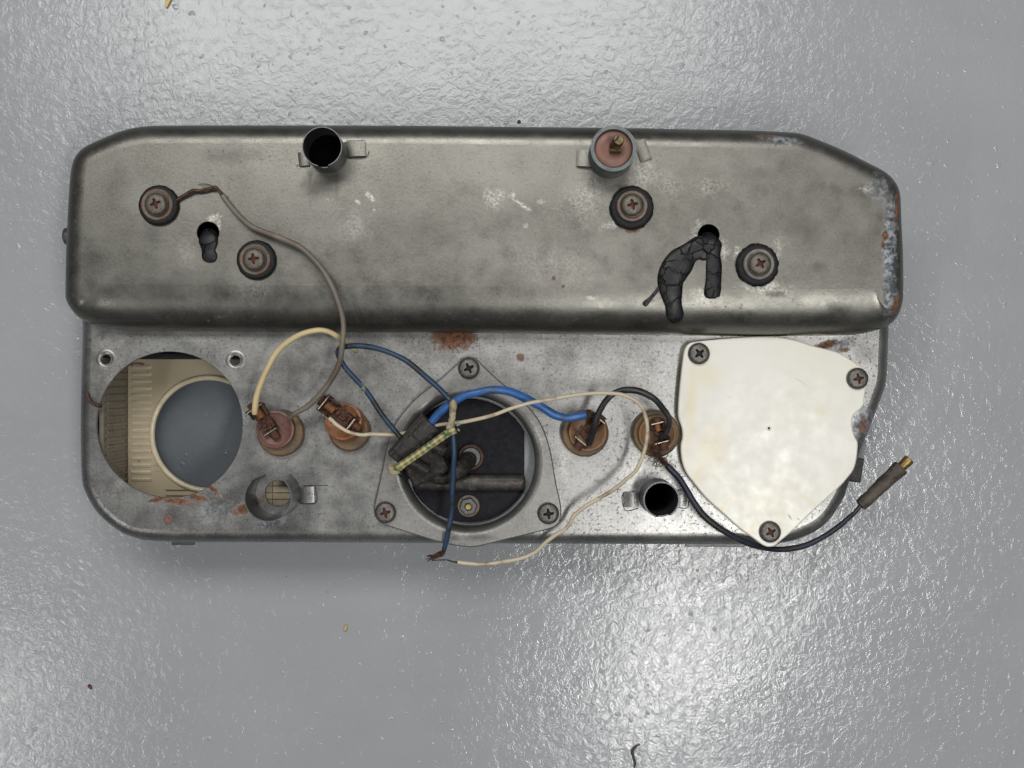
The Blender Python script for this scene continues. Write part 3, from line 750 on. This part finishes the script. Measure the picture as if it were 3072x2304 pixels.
add('gauge_case', b.mesh(), MAT['case'], gauge, c)
bk = []
cc = P(1407, 1381, ZC)
for i in range(90):
    a = 2*math.pi*i/90; q = Vector((189*PX*math.cos(a)*1.02, 187*PX*math.sin(a)*1.01, 0)) + cc
    q.x = min(q.x, P(1573, 0, ZC).x); q.x = max(q.x, P(1240, 0, ZC).x); bk.append(Vector((q.x, q.y, 0)))
bkr = resample(bk, .002)
add('backing_board', shell(bkr, ZC + .0022, lambda p, n: [(.0003, ZC + .0022), (0, ZC + .0019), (0, ZC + .0002)]), MAT['backing'], gauge)
b = MB(); x0, x1 = P(1243, 0, ZC + .005).x, P(1576, 0, ZC + .005).x; ym = P(0, 1448, ZC + .005).y
b.box(((x0+x1)/2, ym, ZC + .0048), (x1 - x0, 46*PX, .0050), bev=.0018)
add('crossbar', b.mesh(50), MAT['bar'], gauge)
# hex nut and stud
nc = P(1406, 1518, ZC + .003)
b = MB(); b.lathe([(34*PX, -.0006), (34*PX, .0002), (33*PX, .0005), (22*PX, .0005)], 32); nb = add('nut_washer', b.mesh(), MAT['washer'], gauge, nc)
b = MB(); b.lathe([(27*PX, .0004), (27.5*PX, .0026), (25*PX, .0032), (14*PX, .0032), (13*PX, .0022)], 6); add('hex_nut', b.mesh(20), MAT['tube'], gauge, nc, (0, 0, R(12)))
b = MB(); b.lathe([(9.5*PX, 0), (9.5*PX, .0042), (8*PX, .0046)], 20); add('brass_stud', b.mesh(40), MAT['brass'], gauge, nc)
# large collar nut with the boot leaning out of it
kc = P(1413, 1371, ZC + .003)
b = MB(); b.lathe([(40*PX, -.0006), (40*PX, .0012), (37*PX, .0018), (31*PX, .0018), (30*PX, .0008)], 40); add('collar_nut', b.mesh(40), MAT['rust_dark'], gauge, kc)
b = MB(); b.lathe([(31*PX, .0005), (31*PX, .0024), (29.5*PX, .0027), (28*PX, .0024)], 40); add('collar_ring', b.mesh(40), MAT['tube'], gauge, kc)
V, F, UV = tube([P(x, y, z) for x, y, z in ((1413,1371,.036),(1408,1376,.040),(1394,1390,.045),(1376,1409,.0485),(1352,1426,.050),(1320,1432,.050),(1290,1424,.051))], [26*PX,27*PX,27*PX,28*PX,24*PX,22*PX,20*PX], 20)
add('rubber_boot', mesh_from(V, F), MAT['plastic_black'], gauge)

# --- connector block
con = None
zc = ZL + .012
cen = P(1240, 1322, zc); ang = math.atan2(1383 - 1268, 1292 - 1190)      # long axis in the image
b = MB(); M = Matrix.Translation(cen) @ Matrix.Rotation(ang, 4, 'Z') @ Matrix.Rotation(R(8), 4, 'X')
b.box((0, 0, 0), (152*PX, 66*PX, .0095), M, bev=.0006)
con = add('wire_connector', b.mesh(), MAT['plastic_black'], ROOT)
con['label'] = 'dusty black plastic connector block with two bullet sleeves'
for (dx, dy, dz, sx, sy, sz) in ((0, 20, .0052, 150, 4, .0012), (12, -4, .0052, 4, 44, .0012), (-56, 0, .0052, 4, 62, .001), (20, 31, .0053, 90, 4, .001), (-20, -24, .0052, 92, 4, .0012)):
    b = MB(); b.box((dx*PX, dy*PX, dz), (sx*PX, sy*PX, sz), M, bev=.0002); add('moulded_rib', b.mesh(), MAT['plastic_black'], con)
for (x0, y0, x1, y1, r) in ((1268, 1318, 1336, 1354, 19), (1216, 1376, 1284, 1412, 19)):
    p0, p1 = P(x0, y0, zc), P(x1, y1, zc - .001); L = (p1 - p0).length
    b = MB(); b.lathe([(r*PX, 0), (r*PX, L - .0004), (r*PX*.93, L), (r*PX*.66, L), (r*PX*.62, L - .004)], 24, frame(p0, p1 - p0))
    bs = add('bullet_sleeve', b.mesh(), MAT['plastic_black'], con)
b = MB(); b.box((0, 0, 0), (120*PX, 74*PX, .008), Matrix.Translation(P(1282, 1402, zc - .008)) @ Matrix.Rotation(R(28), 4, 'Z') @ Matrix.Rotation(R(-10), 4, 'Y'), bev=.0012)
add('connector_skirt', b.mesh(), MAT['plastic_black'], con)
b = MB(); b.box((0, 0, 0), (60*PX, 90*PX, .005), Matrix.Translation(P(1300, 1352, zc - .006)) @ Matrix.Rotation(R(-30), 4, 'Z'), bev=.0008)
add('connector_web', b.mesh(), MAT['plastic_black'], con)
V, F, UV = tube([P(x, y, z) for x, y, z in ((1190,1404,zc-.004),(1204,1424,zc-.006),(1222,1432,zc-.009),(1226,1438,zc-.010))], [7*PX,8*PX,6*PX,2*PX], 8)
add('torn_flap', mesh_from(V, F), MAT['plastic_black'], con)

# --- braided sleeve and wrapped joint
zs_ = ZL + .022
V, F, UV = tube([P(x, y, z) for x, y, z in ((1176,1402,zs_-.001),(1188,1406,zs_),(1215,1388,zs_+.001),(1265,1354,zs_+.001),(1310,1322,zs_+.0015),(1345,1298,zs_+.002),(1366,1288,zs_+.002))], [8*PX,13*PX,11*PX,11*PX,11*PX,11.5*PX,12*PX], 16, 10)
slv = add('braided_sleeve', mesh_from(V, F, True, UV), MAT['sleeve'], ROOT)
slv['label'] = 'yellow and green braided fabric sleeve across the connector'
V, F, UV = tube([P(x, y, z) for x, y, z in ((1180,1398,zs_-.001),(1174,1404,zs_),(1182,1413,zs_),(1198,1410,zs_))], [9*PX,13*PX,13*PX,10*PX], 12, 6, rough=.05)
add('sleeve_end', mesh_from(V, F, True, UV), MAT['wrap'], slv)
V, F, UV = tube([P(x, y, z) for x, y, z in ((1354,1203,zs_),(1359,1212,zs_+.001),(1358,1235,zs_+.002),(1357,1256,zs_+.002),(1350,1276,zs_+.002),(1345,1288,zs_+.002))], [9*PX,12*PX,10*PX,9*PX,10*PX,8*PX], 12, 6, rough=.06)
add('wrapped_joint', mesh_from(V, F, True, UV), MAT['wrap'], slv)
b = MB()
for k in range(16):
    c = P(1362 + random.uniform(-17, 14), 1274 + random.uniform(-16, 18), zs_ + .0022 + random.uniform(-.0008, .0012)); q = random.uniform(.0005, .0012)
    b.box((0, 0, 0), (q*2, q*1.4, q), Matrix.Translation(c) @ Matrix.Rotation(random.uniform(0, 6), 4, 'Z') @ Matrix.Rotation(random.uniform(-.6, .6), 4, 'X'), bev=.0004)
add('crust', b.mesh(60), MAT['verdigris'], slv)

# --- wires
def wire(name, label, pts, rad, mat, seg=10, n=8):
    rl = rad if isinstance(rad, list) else [rad]*len(pts)
    rl = [r*PX*random.uniform(.94, 1.07) for r in rl]
    pts = [(x + random.uniform(-2.1, 2.1), y + random.uniform(-2.1, 2.1), z + random.uniform(-.3, .3)) for x, y, z in pts]
    V, F, UV = tube([P(x, y, ZL + z/1000.0) for x, y, z in pts], rl, seg, n)
    o = add(name, mesh_from(V, F, True, UV), MAT[mat], ROOT)
    if label: o['label'] = label
    return o
def strands(parent, pts, rad, n, spread, mat='copper', thick=1.1, curl=0.0):
    b = MB()
    for k in range(n):
        pp = []
        for i, (x, y, z) in enumerate(pts):
            s = spread * (i / max(1, len(pts)-1)) ** 0.7 + rad
            pp.append(P(x + random.uniform(-s, s), y + random.uniform(-s, s), ZL + z/1000 + random.uniform(-s, s)*PX*.6))
        V, F, UV = tube(pp, thick*PX, 5, 5); b.put(V, F, UV)
    return add('bare_strands', b.mesh(None), MAT[mat], parent)

hz = (ZU - ZL) * 1000
w1 = wire('grey_wire', 'grey brown wire running from hood screw down to a bulb socket',
     [(668,588,hz+2.5),(676,598,hz+2.6),(711,640,hz+3.5),(747,673,hz+4.5),(787,693,hz+5),(837,711,hz+5.5),(902,741,hz+6),(950,785,hz+7),(984,835,hz+8),(1012,895,hz+8),(1028,965,hz+6),(1028,1035,26),(1014,1097,22),(979,1160,18),(930,1215,15),(890,1240,14),(868,1252,12)], 8.2, 'wire_grey')
V, F, UV = tube([P(x, y, ZL + z/1000) for x, y, z in ((526,604,hz+1.6),(545,590,hz+1.8),(560,582,hz+2),(580,571,hz+2.3),(600,573,hz+2),(622,567,hz+2.3),(645,562,hz+2.6),(655,570,hz+2.6),(668,588,hz+2.5))], [4.5*PX,5*PX,5*PX,5.5*PX,4.5*PX,4.5*PX,5*PX,4.5*PX,5*PX], 8, 5, rough=.12)
add('bare_end', mesh_from(V, F, True, UV), MAT['copper'], w1)
strands(w1, [(655,572,hz+3), (630,560,hz+3.5), (600,552,hz+3)], 2, 4, 5, thick=.8)
wc = wire('cream_wire', 'thick cream wire arching up from the corner bulb socket',
     [(765,1243,16),(766,1225,17),(774,1180,19),(798,1111,21),(838,1048,22),(889,1008,23),(944,991,22.5),(986,994,21),(1020,1013,18),(1045,1035,13),(1060,1048,10)], [8.5,9,9.5,9.3,9,8.6,8.4,8.4,8.2,8,7], 'wire_cream')
b = MB(); b.lathe([(6*PX, 0), (7*PX, .0007), (5*PX, .0022), (2*PX, .0028)], 10, frame(P(1060,1048,ZL+.010), (1, -.7, -.4)), wob=.2); add('corroded_end', b.mesh(60), MAT['verdigris'], wc)
wb = wire('dark_blue_wire', 'worn dark blue wire looping from connector to wrapped joint',
     [(1216,1335,12),(1203,1317,14),(1148,1247,17),(1098,1174,18),(1044,1113,19),(1019,1078,20),(1013,1056,21),(1024,1043,22),(1062,1038,24),(1116,1043,25),(1170,1059,26),(1224,1087,26),(1279,1131,26),(1315,1163,25),(1352,1203,23.5)], 7.8, 'wire_navy')
b = MB()
for k in range(7):
    p0 = P(1092 + random.uniform(-5, 6), 1168 + random.uniform(-4, 8), ZL + .019)
    V, F, UV = tube([p0, p0 + Vector((random.uniform(-.002, .001), random.uniform(-.002, .0025), random.uniform(0, .0015))), p0 + Vector((random.uniform(-.006, .001), random.uniform(-.003, .003), random.uniform(-.002, .002)))], .9*PX, 5, 4); b.put(V, F, UV)
b.lathe([(8.5*PX, -.0006), (9.4*PX, 0), (8.5*PX, .0008)], 12, frame(P(1091, 1166, ZL+.018), (1, 1.4, 0)), wob=.1)
add('frayed_thread', b.mesh(60), MAT['verdigris'], wb)
wd = wire('dark_blue_wire', 'worn dark blue wire hanging over the gauge well, bare end splayed',
     [(1358,1270,22),(1359,1304,21.5),(1362,1359,20),(1360,1400,18),(1358,1440,16),(1356,1480,14),(1354,1535,11),(1348,1575,9),(1340,1616,7),(1333,1652,5)], [7.5,7.8,8,8,8,8,8,8,7.8,7.2], 'wire_navy')
strands(wd, [(1334,1650,5), (1322,1662,4), (1288,1676,3)], 3, 22, 8, thick=1.3)
wl = wire('blue_wire', 'thick bright blue wire bowing from connector to a bulb socket',
     [(1278,1286,12),(1290,1271,14),(1317,1239,17),(1350,1214,19),(1393,1190,21),(1430,1176,22),(1480,1170,22),(1534,1177,20),(1588,1199,18),(1629,1224,17),(1665,1244,16),(1700,1252,15),(1736,1250,14.5),(1758,1245,14)], 12, 'wire_blue', 14)
strands(wl, [(1756,1245,14), (1772,1246,13.5), (1788,1256,12)], 5, 18, 9, thick=1.2)
wt = wire('ivory_wire', 'thin ivory wire wandering across the whole lower panel',
     [(988,1254,15),(996,1262,15),(1012,1276,15),(1044,1295,15),(1080,1305,14),(1116,1301,13),(1170,1303,11),(1206,1301,9),(1255,1290,9),(1290,1282,11),(1312,1276,14),(1336,1271,17),(1374,1267,20),(1425,1259,23),(1480,1244,25),(1534,1225,26),(1588,1208,26),(1642,1202,26),(1722,1188,27),(1776,1182,28),(1830,1180,29),(1871,1186,29),(1906,1202,28),(1931,1229,27),(1942,1262,26),(1943,1294,25),(1936,1335,23),(1925,1378,21),(1906,1411,19),(1877,1441,17),(1844,1467,15),(1802,1492,13),(1755,1520,12),(1722,1549,11),(1708,1574,10),(1690,1592,9),(1664,1606,8),(1636,1628,6),(1604,1656,4),(1561,1675,3),(1507,1687,2),(1453,1691,2),(1400,1690,2),(1372,1687,2.2)], [5.6]*30+[6.2]*14, 'wire_white', 9, 6)
V, F, UV = tube([P(x, y, ZL + z/1000) for x, y, z in ((1385,1688,2.1),(1371,1687,2.2),(1355,1684,2.4),(1340,1680,2.6),(1318,1680,2.8),(1296,1681,3))], [3.6*PX,3.2*PX,2.4*PX,2*PX,1.8*PX,1.5*PX], 6)
add('bare_end', mesh_from(V, F, True, UV), MAT['wire_black'], wt)
V, F, UV = tube([P(x, y, ZL + z/1000) for x, y, z in ((992,1258,15),(982,1255,16),(976,1250,16.5),(968,1246,17),(962,1252,15),(958,1264,10))], 1.8*PX, 6)
add('bare_strand', mesh_from(V, F, True, UV), MAT['bare'], wt)
wk = wire('black_wire', 'short black wire arching between two neighbouring bulb sockets',
     [(1768,1330,10),(1773,1316,12),(1784,1275,17),(1800,1232,20),(1822,1197,22),(1850,1176,23),(1885,1169,23.5),(1920,1176,23),(1961,1196,22),(1990,1224,20),(2005,1252,18),(2006,1280,16),(1995,1301,14),(1980,1314,12)], [8.5,9,9,9.5,9.5,9.5,9.5,9.5,9.2,9,8.5,8.5,8,7], 'wire_black', 12)
wp = wire('black_wire', 'long black wire curling round the white plate to a bullet plug',
     [(2003,1397,9),(2012,1405,9),(2037,1432,9),(2059,1468,10),(2079,1504,10),(2111,1544,9.5),(2151,1580,8.5),(2200,1611,7),(2253,1634,4),(2307,1646,-1),(2360,1646,-3),(2414,1637,-4),(2463,1616,-5),(2507,1587,-6),(2543,1558,-7),(2568,1533,-8),(2585,1512,-8)], [8.5,9.5,10,9.8,9.6,9.6,9.6,9.4,9.2,9,8.8,8.5,8.2,8,7.6,7.2,7], 'wire_ink', 12)
strands(wp, [(2003,1397,9), (1988,1382,10), (1968,1358,12), (1955,1335,12)], 3, 26, 13, thick=1.0)
b = MB()
for k in range(14):
    x, y = 1985 + random.uniform(-26, 26), 1372 + random.uniform(-16, 24)
    V, F, UV = tube([P(x, y, ZL+.010), P(x + random.uniform(-14, 14), y + random.uniform(4, 18), ZL+.012), P(x + random.uniform(-8, 18), y + random.uniform(14, 26), ZL+.008), P(x + random.uniform(6, 24), y + random.uniform(2, 18), ZL+.007)], .75*PX, 5, 6); b.put(V, F, UV)
add('frayed_strands', b.mesh(None), MAT['copper'], wp)
# bullet plug on the end
p0, p1 = P(2580, 1518, ZL - .0085), P(2704, 1401, ZL - .0065)
L = (p1 - p0).length; Mf = frame(p0, p1 - p0, (0, 0, 1))
b = MB(); q = PX
b.lathe([(12*q, 0), (19*q, .0006), (20*q, .004), (19.5*q, .007), (21*q, .0085), (21*q, .0135), (22.5*q, .015), (21*q, .020), (22.5*q, .022), (25*q, L - .003), (26*q, L - .0006), (23*q, L)], 14, Mf, wob=.05)
plug = add('plug_sleeve', b.mesh(30), MAT['rubber_brown'], wp)
plug['label'] = 'brown black sleeve of the bullet plug'
b = MB(); b.lathe([(15*q, L - .002), (15*q, L + .0022), (16.5*q, L + .0028), (16.5*q, L + .0052), (14*q, L + .0056), (9*q, L + .0052), (8*q, L + .003)], 24, Mf); add('brass_tip', b.mesh(40), MAT['brass'], wp)

# --- bulb sockets
def ridged(r, L, n=6):
    pr = [(r*.85, 0)]
    for k in range(n):
        z = L*(k+.2)/n; pr += [(r, z), (r, z + L*.35/n), (r*.86, z + L*.55/n)]
    return pr + [(r*.85, L)]
def bulb_socket(px, py, label, disc_mat, ring_mat, shift, tilt, t1, t2, big1, rr=70, ri=57):
    base = P(px, py, ZL)
    b = MB(); b.lathe([(rr*PX, .0002), (rr*PX, .0038), (rr*PX*.96, .0046), (rr*PX*.90, .0048), (ri*PX, .0048)], 48, wob=.006)
    s = add('bulb_socket', b.mesh(50), MAT[ring_mat], ROOT, base); s['label'] = label
    T = Matrix.Translation((shift[0]*PX, shift[1]*PX, .0045)) @ Matrix.Rotation(R(tilt[0]), 4, 'X') @ Matrix.Rotation(R(tilt[1]), 4, 'Y')
    b = MB(); b.lathe([(ri*PX, -.003), (ri*PX, .0030), (ri*PX*.97, .0036), (ri*PX*.86, .0038), (ri*PX*.80, .0033), (ri*PX*.3, .0033)], 48, T)
    add('socket_disc', b.mesh(50), MAT[disc_mat], s)
    t1 = Vector((*t1, 0)); t2 = Vector((*t2, 0)); u = (t2 - t1).normalized(); v = Vector((-u.y, u.x, 0))
    zt = .0066
    def bx(name, s1, s2, z, du, dv, dz, mat, bev=.0003, lean=0):
        c = t1*(1-0) + u*s1 + v*s2; M = T @ Matrix.Translation((c.x*PX, c.y*PX, z + .0030)) @ Matrix((( u.x, v.x, 0, 0), (u.y, v.y, 0, 0), (0, 0, 1, 0), (0, 0, 0, 1))) @ Matrix.Rotation(R(lean), 4, 'Y')
        b = MB(); b.box((0, 0, 0), (du*PX, dv*PX, dz), M, bev); add(name, b.mesh(), MAT[mat], s)
    def cyl(name, s1, s2, z, r, Ln, mat, n=6):
        c = t1 + u*s1 + v*s2; o = T @ Vector((c.x*PX, c.y*PX, z + .0030))
        b = MB(); b.lathe(ridged(r*PX, Ln*PX, n), 18, frame(o, u)); add(name, b.mesh(60), MAT[mat], s)
    d = (t2 - t1).length
    k = 1.25 if big1 else 0.95
    hz1 = .0052 if big1 else .0034
    # outer terminal
    bx('terminal_bracket', 0, 0, hz1*.75, 5, 46*k, hz1*1.3, 'rust_dark', lean=-8)
    bx('bracket_edge', 1, 1, hz1*1.42, 4.5, 42*k, .0007, 'bare', .0002)
    cyl('terminal_screw', -15*k, 2, hz1*.9, 15*k, 14*k, 'rust', 2)
    cyl('clamp_screw', 3, 0, hz1*.7, 10*k, 24*k, 'orange', 6)
    bx('bracket_arm', 13*k, 18*k, hz1*.55, 30*k, 6, hz1*.95, 'rust_dark')
    bx('bracket_arm', 8*k, -19*k, hz1*.45, 24*k, 5, hz1*.8, 'rust_dark')
    bx('terminal_base', d*.45, 0, .0006, d*.75, 40, .0016, 'rust')
    # inner terminal
    bx('terminal_bracket', d - 4, 0, .0022, 5, 50, .0036, 'rust_dark', lean=6)
    bx('bracket_edge', d - 5, -2, .0042, 4, 44, .0006, 'bare', .0002)
    cyl('terminal_screw', d - 1, 3, .0017, 14, 22, 'rust', 3)
    bx('bracket_arm', d - 24, -22, .0018, 40, 4, .0026, 'bare', .0003)
    bx('bracket_arm', d - 20, 22, .0014, 36, 4, .0022, 'rust_dark')
    rc = MB(); mid = (t1 + t2)/2
    for q in range(34):
        w_ = random.random(); c = t1.lerp(t2, w_) + v*random.gauss(0, 13) + u*random.gauss(0, 6); sz = random.uniform(.0004, .0011)
        rc.box((0, 0, 0), (sz*2.2, sz*1.3, sz), T @ Matrix.Translation((c.x*PX, c.y*PX, random.uniform(.0036, .0062))) @ Matrix.Rotation(random.uniform(0, 6), 4, 'Z') @ Matrix.Rotation(random.uniform(-.8, .8), 4, 'X'), bev=.0003)
    add('rust_flakes', rc.mesh(60), MAT['rust'], s)
    return s
bulb_socket(846, 1298, 'maroon bulb socket joined to the cream and grey wires', 'maroon', 'brown_ring', (-10, 12), (0, 0), (-54, 62), (-6, -10), True)
bulb_socket(1052, 1292, 'orange bulb socket tilted out of its ring with ivory wire', 'orange', 'brown_ring', (-12, 25), (-12, -8), (-50, 50), (34, -16), True, rr=62, ri=57)
bulb_socket(1754, 1299, 'brown bulb socket joined to the thick blue wire', 'brown', 'brown_ring', (6, 4), (0, 0), (34, 40), (-24, -30), False)
bulb_socket(1966, 1300, 'brown bulb socket with frayed strands beside the white plate', 'brown', 'brown_ring', (0, 0), (0, 0), (-4, 34), (12, -28), False)

# --- white cover plate
wp_pts = [(230,210),(222,260),(212,340),(200,450),(191,570),(192,660),(214,725),(219,790),(207,850),(216,950),(245,1030),(300,1105),(380,1200),(500,1310),(600,1400),(700,1473),(760,1516),(800,1528),(838,1521),(870,1495),(950,1428),(1060,1322),(1170,1220),(1280,1120),(1330,1063),(1370,1008),(1390,940),(1400,832),(1382,790),(1364,735),(1360,690),(1370,642),(1420,597),(1440,568),(1441,540),(1452,470),(1462,430),(1463,372),(1442,332),(1400,300),(1270,220),(1100,174),(960,131),(850,113),(740,110),(600,117),(450,130),(350,140),(280,150),(248,172)]
ZW0, ZW1 = ZL + .0030, ZL + .0058
wp_out = resample(catmull([P(x/2.2425 + 1950, y/2.2425 + 960, ZW1) for x, y in wp_pts], 8, True), 0.0015)
def wp_prof(p, n): return [(.0007, ZW1), (.0004, ZW1 - .00008), (.0001, ZW1 - .0003), (0, ZW1 - .0006), (0, ZW0)]
cover = add('cover_plate', shell(wp_out, ZW1, wp_prof, [hole(2307, 1285, 4.2, ZW1, 16)]), MAT['white'], ROOT)
cover.data.materials.append(MAT['white_edge'])
for p in cover.data.polygons:
    if abs(p.normal.z) < 0.8: p.material_index = 1
gk = add('black_underlayer', shell(wp_out, ZW0 - .0001, lambda p, n: [(.0008, ZW0 - .0001), (.0005, ZW0 - .0004), (.0005, ZL + .0002)]), MAT['rubber'], cover)  # black layer under the plate, showing as a dark edge line
cover['label'] = 'yellowed white plastic cover plate held by three screws'
for (x, y, rot, me) in ((2096, 1061, 40, SCREW), (2571, 1136, 12, SCREW_R), (2309, 1595, 28, SCREW_R)):
    add('screw', me, None, cover, P(x, y, ZW1 + .0001), (0, 0, R(rot)))
b = MB(); b.lathe([(8*PX, 0.00002), (7*PX, .00025), (5*PX, .00025), (4.3*PX, -.0004)], 20, capb=False, capt=False); add('pinhole_rim', b.mesh(60), MAT['white'], cover, P(2307, 1285, ZW1))
# --- cracked sealant drips
def hood_z(y):
    """height of the hood surface under photo row y (lower edge curves away)"""
    yb = 1000; a = 0.0205/PX; d = yb - y
    if d >= a: return ZU
    s = max(0.0, min(1.0, 1 - d / a)); return ZU - .020*(1 - max(0, 1 - s**2.65)**(1/2.65))
def drip(name, label, runs):
    b = MB()
    for pts in runs:
        path = [P(x, y, hood_z(y) + .0004 + (dz if dz else 0)) for x, y, r, dz in pts]
        V, F, UV = tube(path, [r*PX*random.uniform(.90, 1.14) for _, _, r, _ in pts], 16, 8, flat=.24); b.put(V, F, UV)
    o = add(name, b.mesh(75), MAT['tar'], ROOT); o['label'] = label; return o
drip('sealant_drip', 'short black sealant drip below a small hole in the hood', [[(624,700,22,-.003),(625,715,30,-.0008),(625,730,26,0),(625,750,21,0),(628,768,23,0),(629,780,20,0),(629,787,10,0)]])
drip('sealant_drip', 'forked cracked black sealant drip running down the hood',
     [[(2126,712,22,-.003),(2124,730,30,-.0005),(2100,742,30,0),(2070,758,31,0),(2045,782,37,0),(2023,812,43,0),(2012,842,40,0),(2015,880,32,0),(2021,915,27,0),(2026,945,25,0),(2028,962,16,0)],
      [(2104,735,22,0),(2112,752,26,0),(2120,748,20,0)],
      [(2128,722,28,-.001),(2135,740,27,0),(2140,765,22,0),(2142,800,24,0),(2141,840,25,0),(2138,870,26,0),(2136,888,20,0),(2136,896,9,0)],
      [(1988,852,9,0),(1976,866,6,0),(1955,892,5,0),(1938,910,7,0),(1932,917,5,0)]])

# ------------------------------------------------------------------ crumbs on the floor
def crumb(name, label, cat, px, py, mat, sx, sy, sz, rot):
    b = MB(); b.lathe([(.45, 0), (.5, .3), (.42, .75), (.2, 1.0)], 9, wob=.16)
    o = add(name, b.mesh(50), MAT[mat], None, P(px, py, 0.0001), (0, 0, R(rot)), (sx, sy, sz)); o['label'] = label; o['category'] = cat
crumb('tan_crumb', 'tiny tan crumb lying alone on the grey floor', 'crumb', 1037, 1884, 'tan', .0020, .0040, .0012, -15)
crumb('red_crumb', 'tiny dark red crumb on the grey floor', 'crumb', 271, 2060, 'redcrumb', .0019, .0032, .0012, 30)
crumb('black_crumb', 'tiny black crumb on the floor close to the hood edge', 'crumb', 1557, 366, 'darkfibre', .0019, .0019, .0011, 0)
V, F, UV = tube([P(x, y, .0012) for x, y in ((516,-40),(510,-12),(503,6),(497,22))], [7*PX,8*PX,7*PX,4*PX], 8, flat=.5)
o = add('yellow_scrap', mesh_from(V, F, True, UV), MAT['yellow'], None); o['label'] = 'yellow plastic scrap on the floor above the hood'; o['category'] = 'scrap'
V, F, UV = tube([P(x, y, .0009) for x, y in ((1920,2233),(1905,2242),(1897,2255),(1900,2270),(1905,2290),(1903,2303))], [1.5*PX,4*PX,5*PX,4*PX,4*PX,2*PX], 7)
o = add('dark_fibre', mesh_from(V, F, True, UV), MAT['darkfibre'], None); o['label'] = 'dark curled fibre on the shiny floor'; o['category'] = 'fibre'
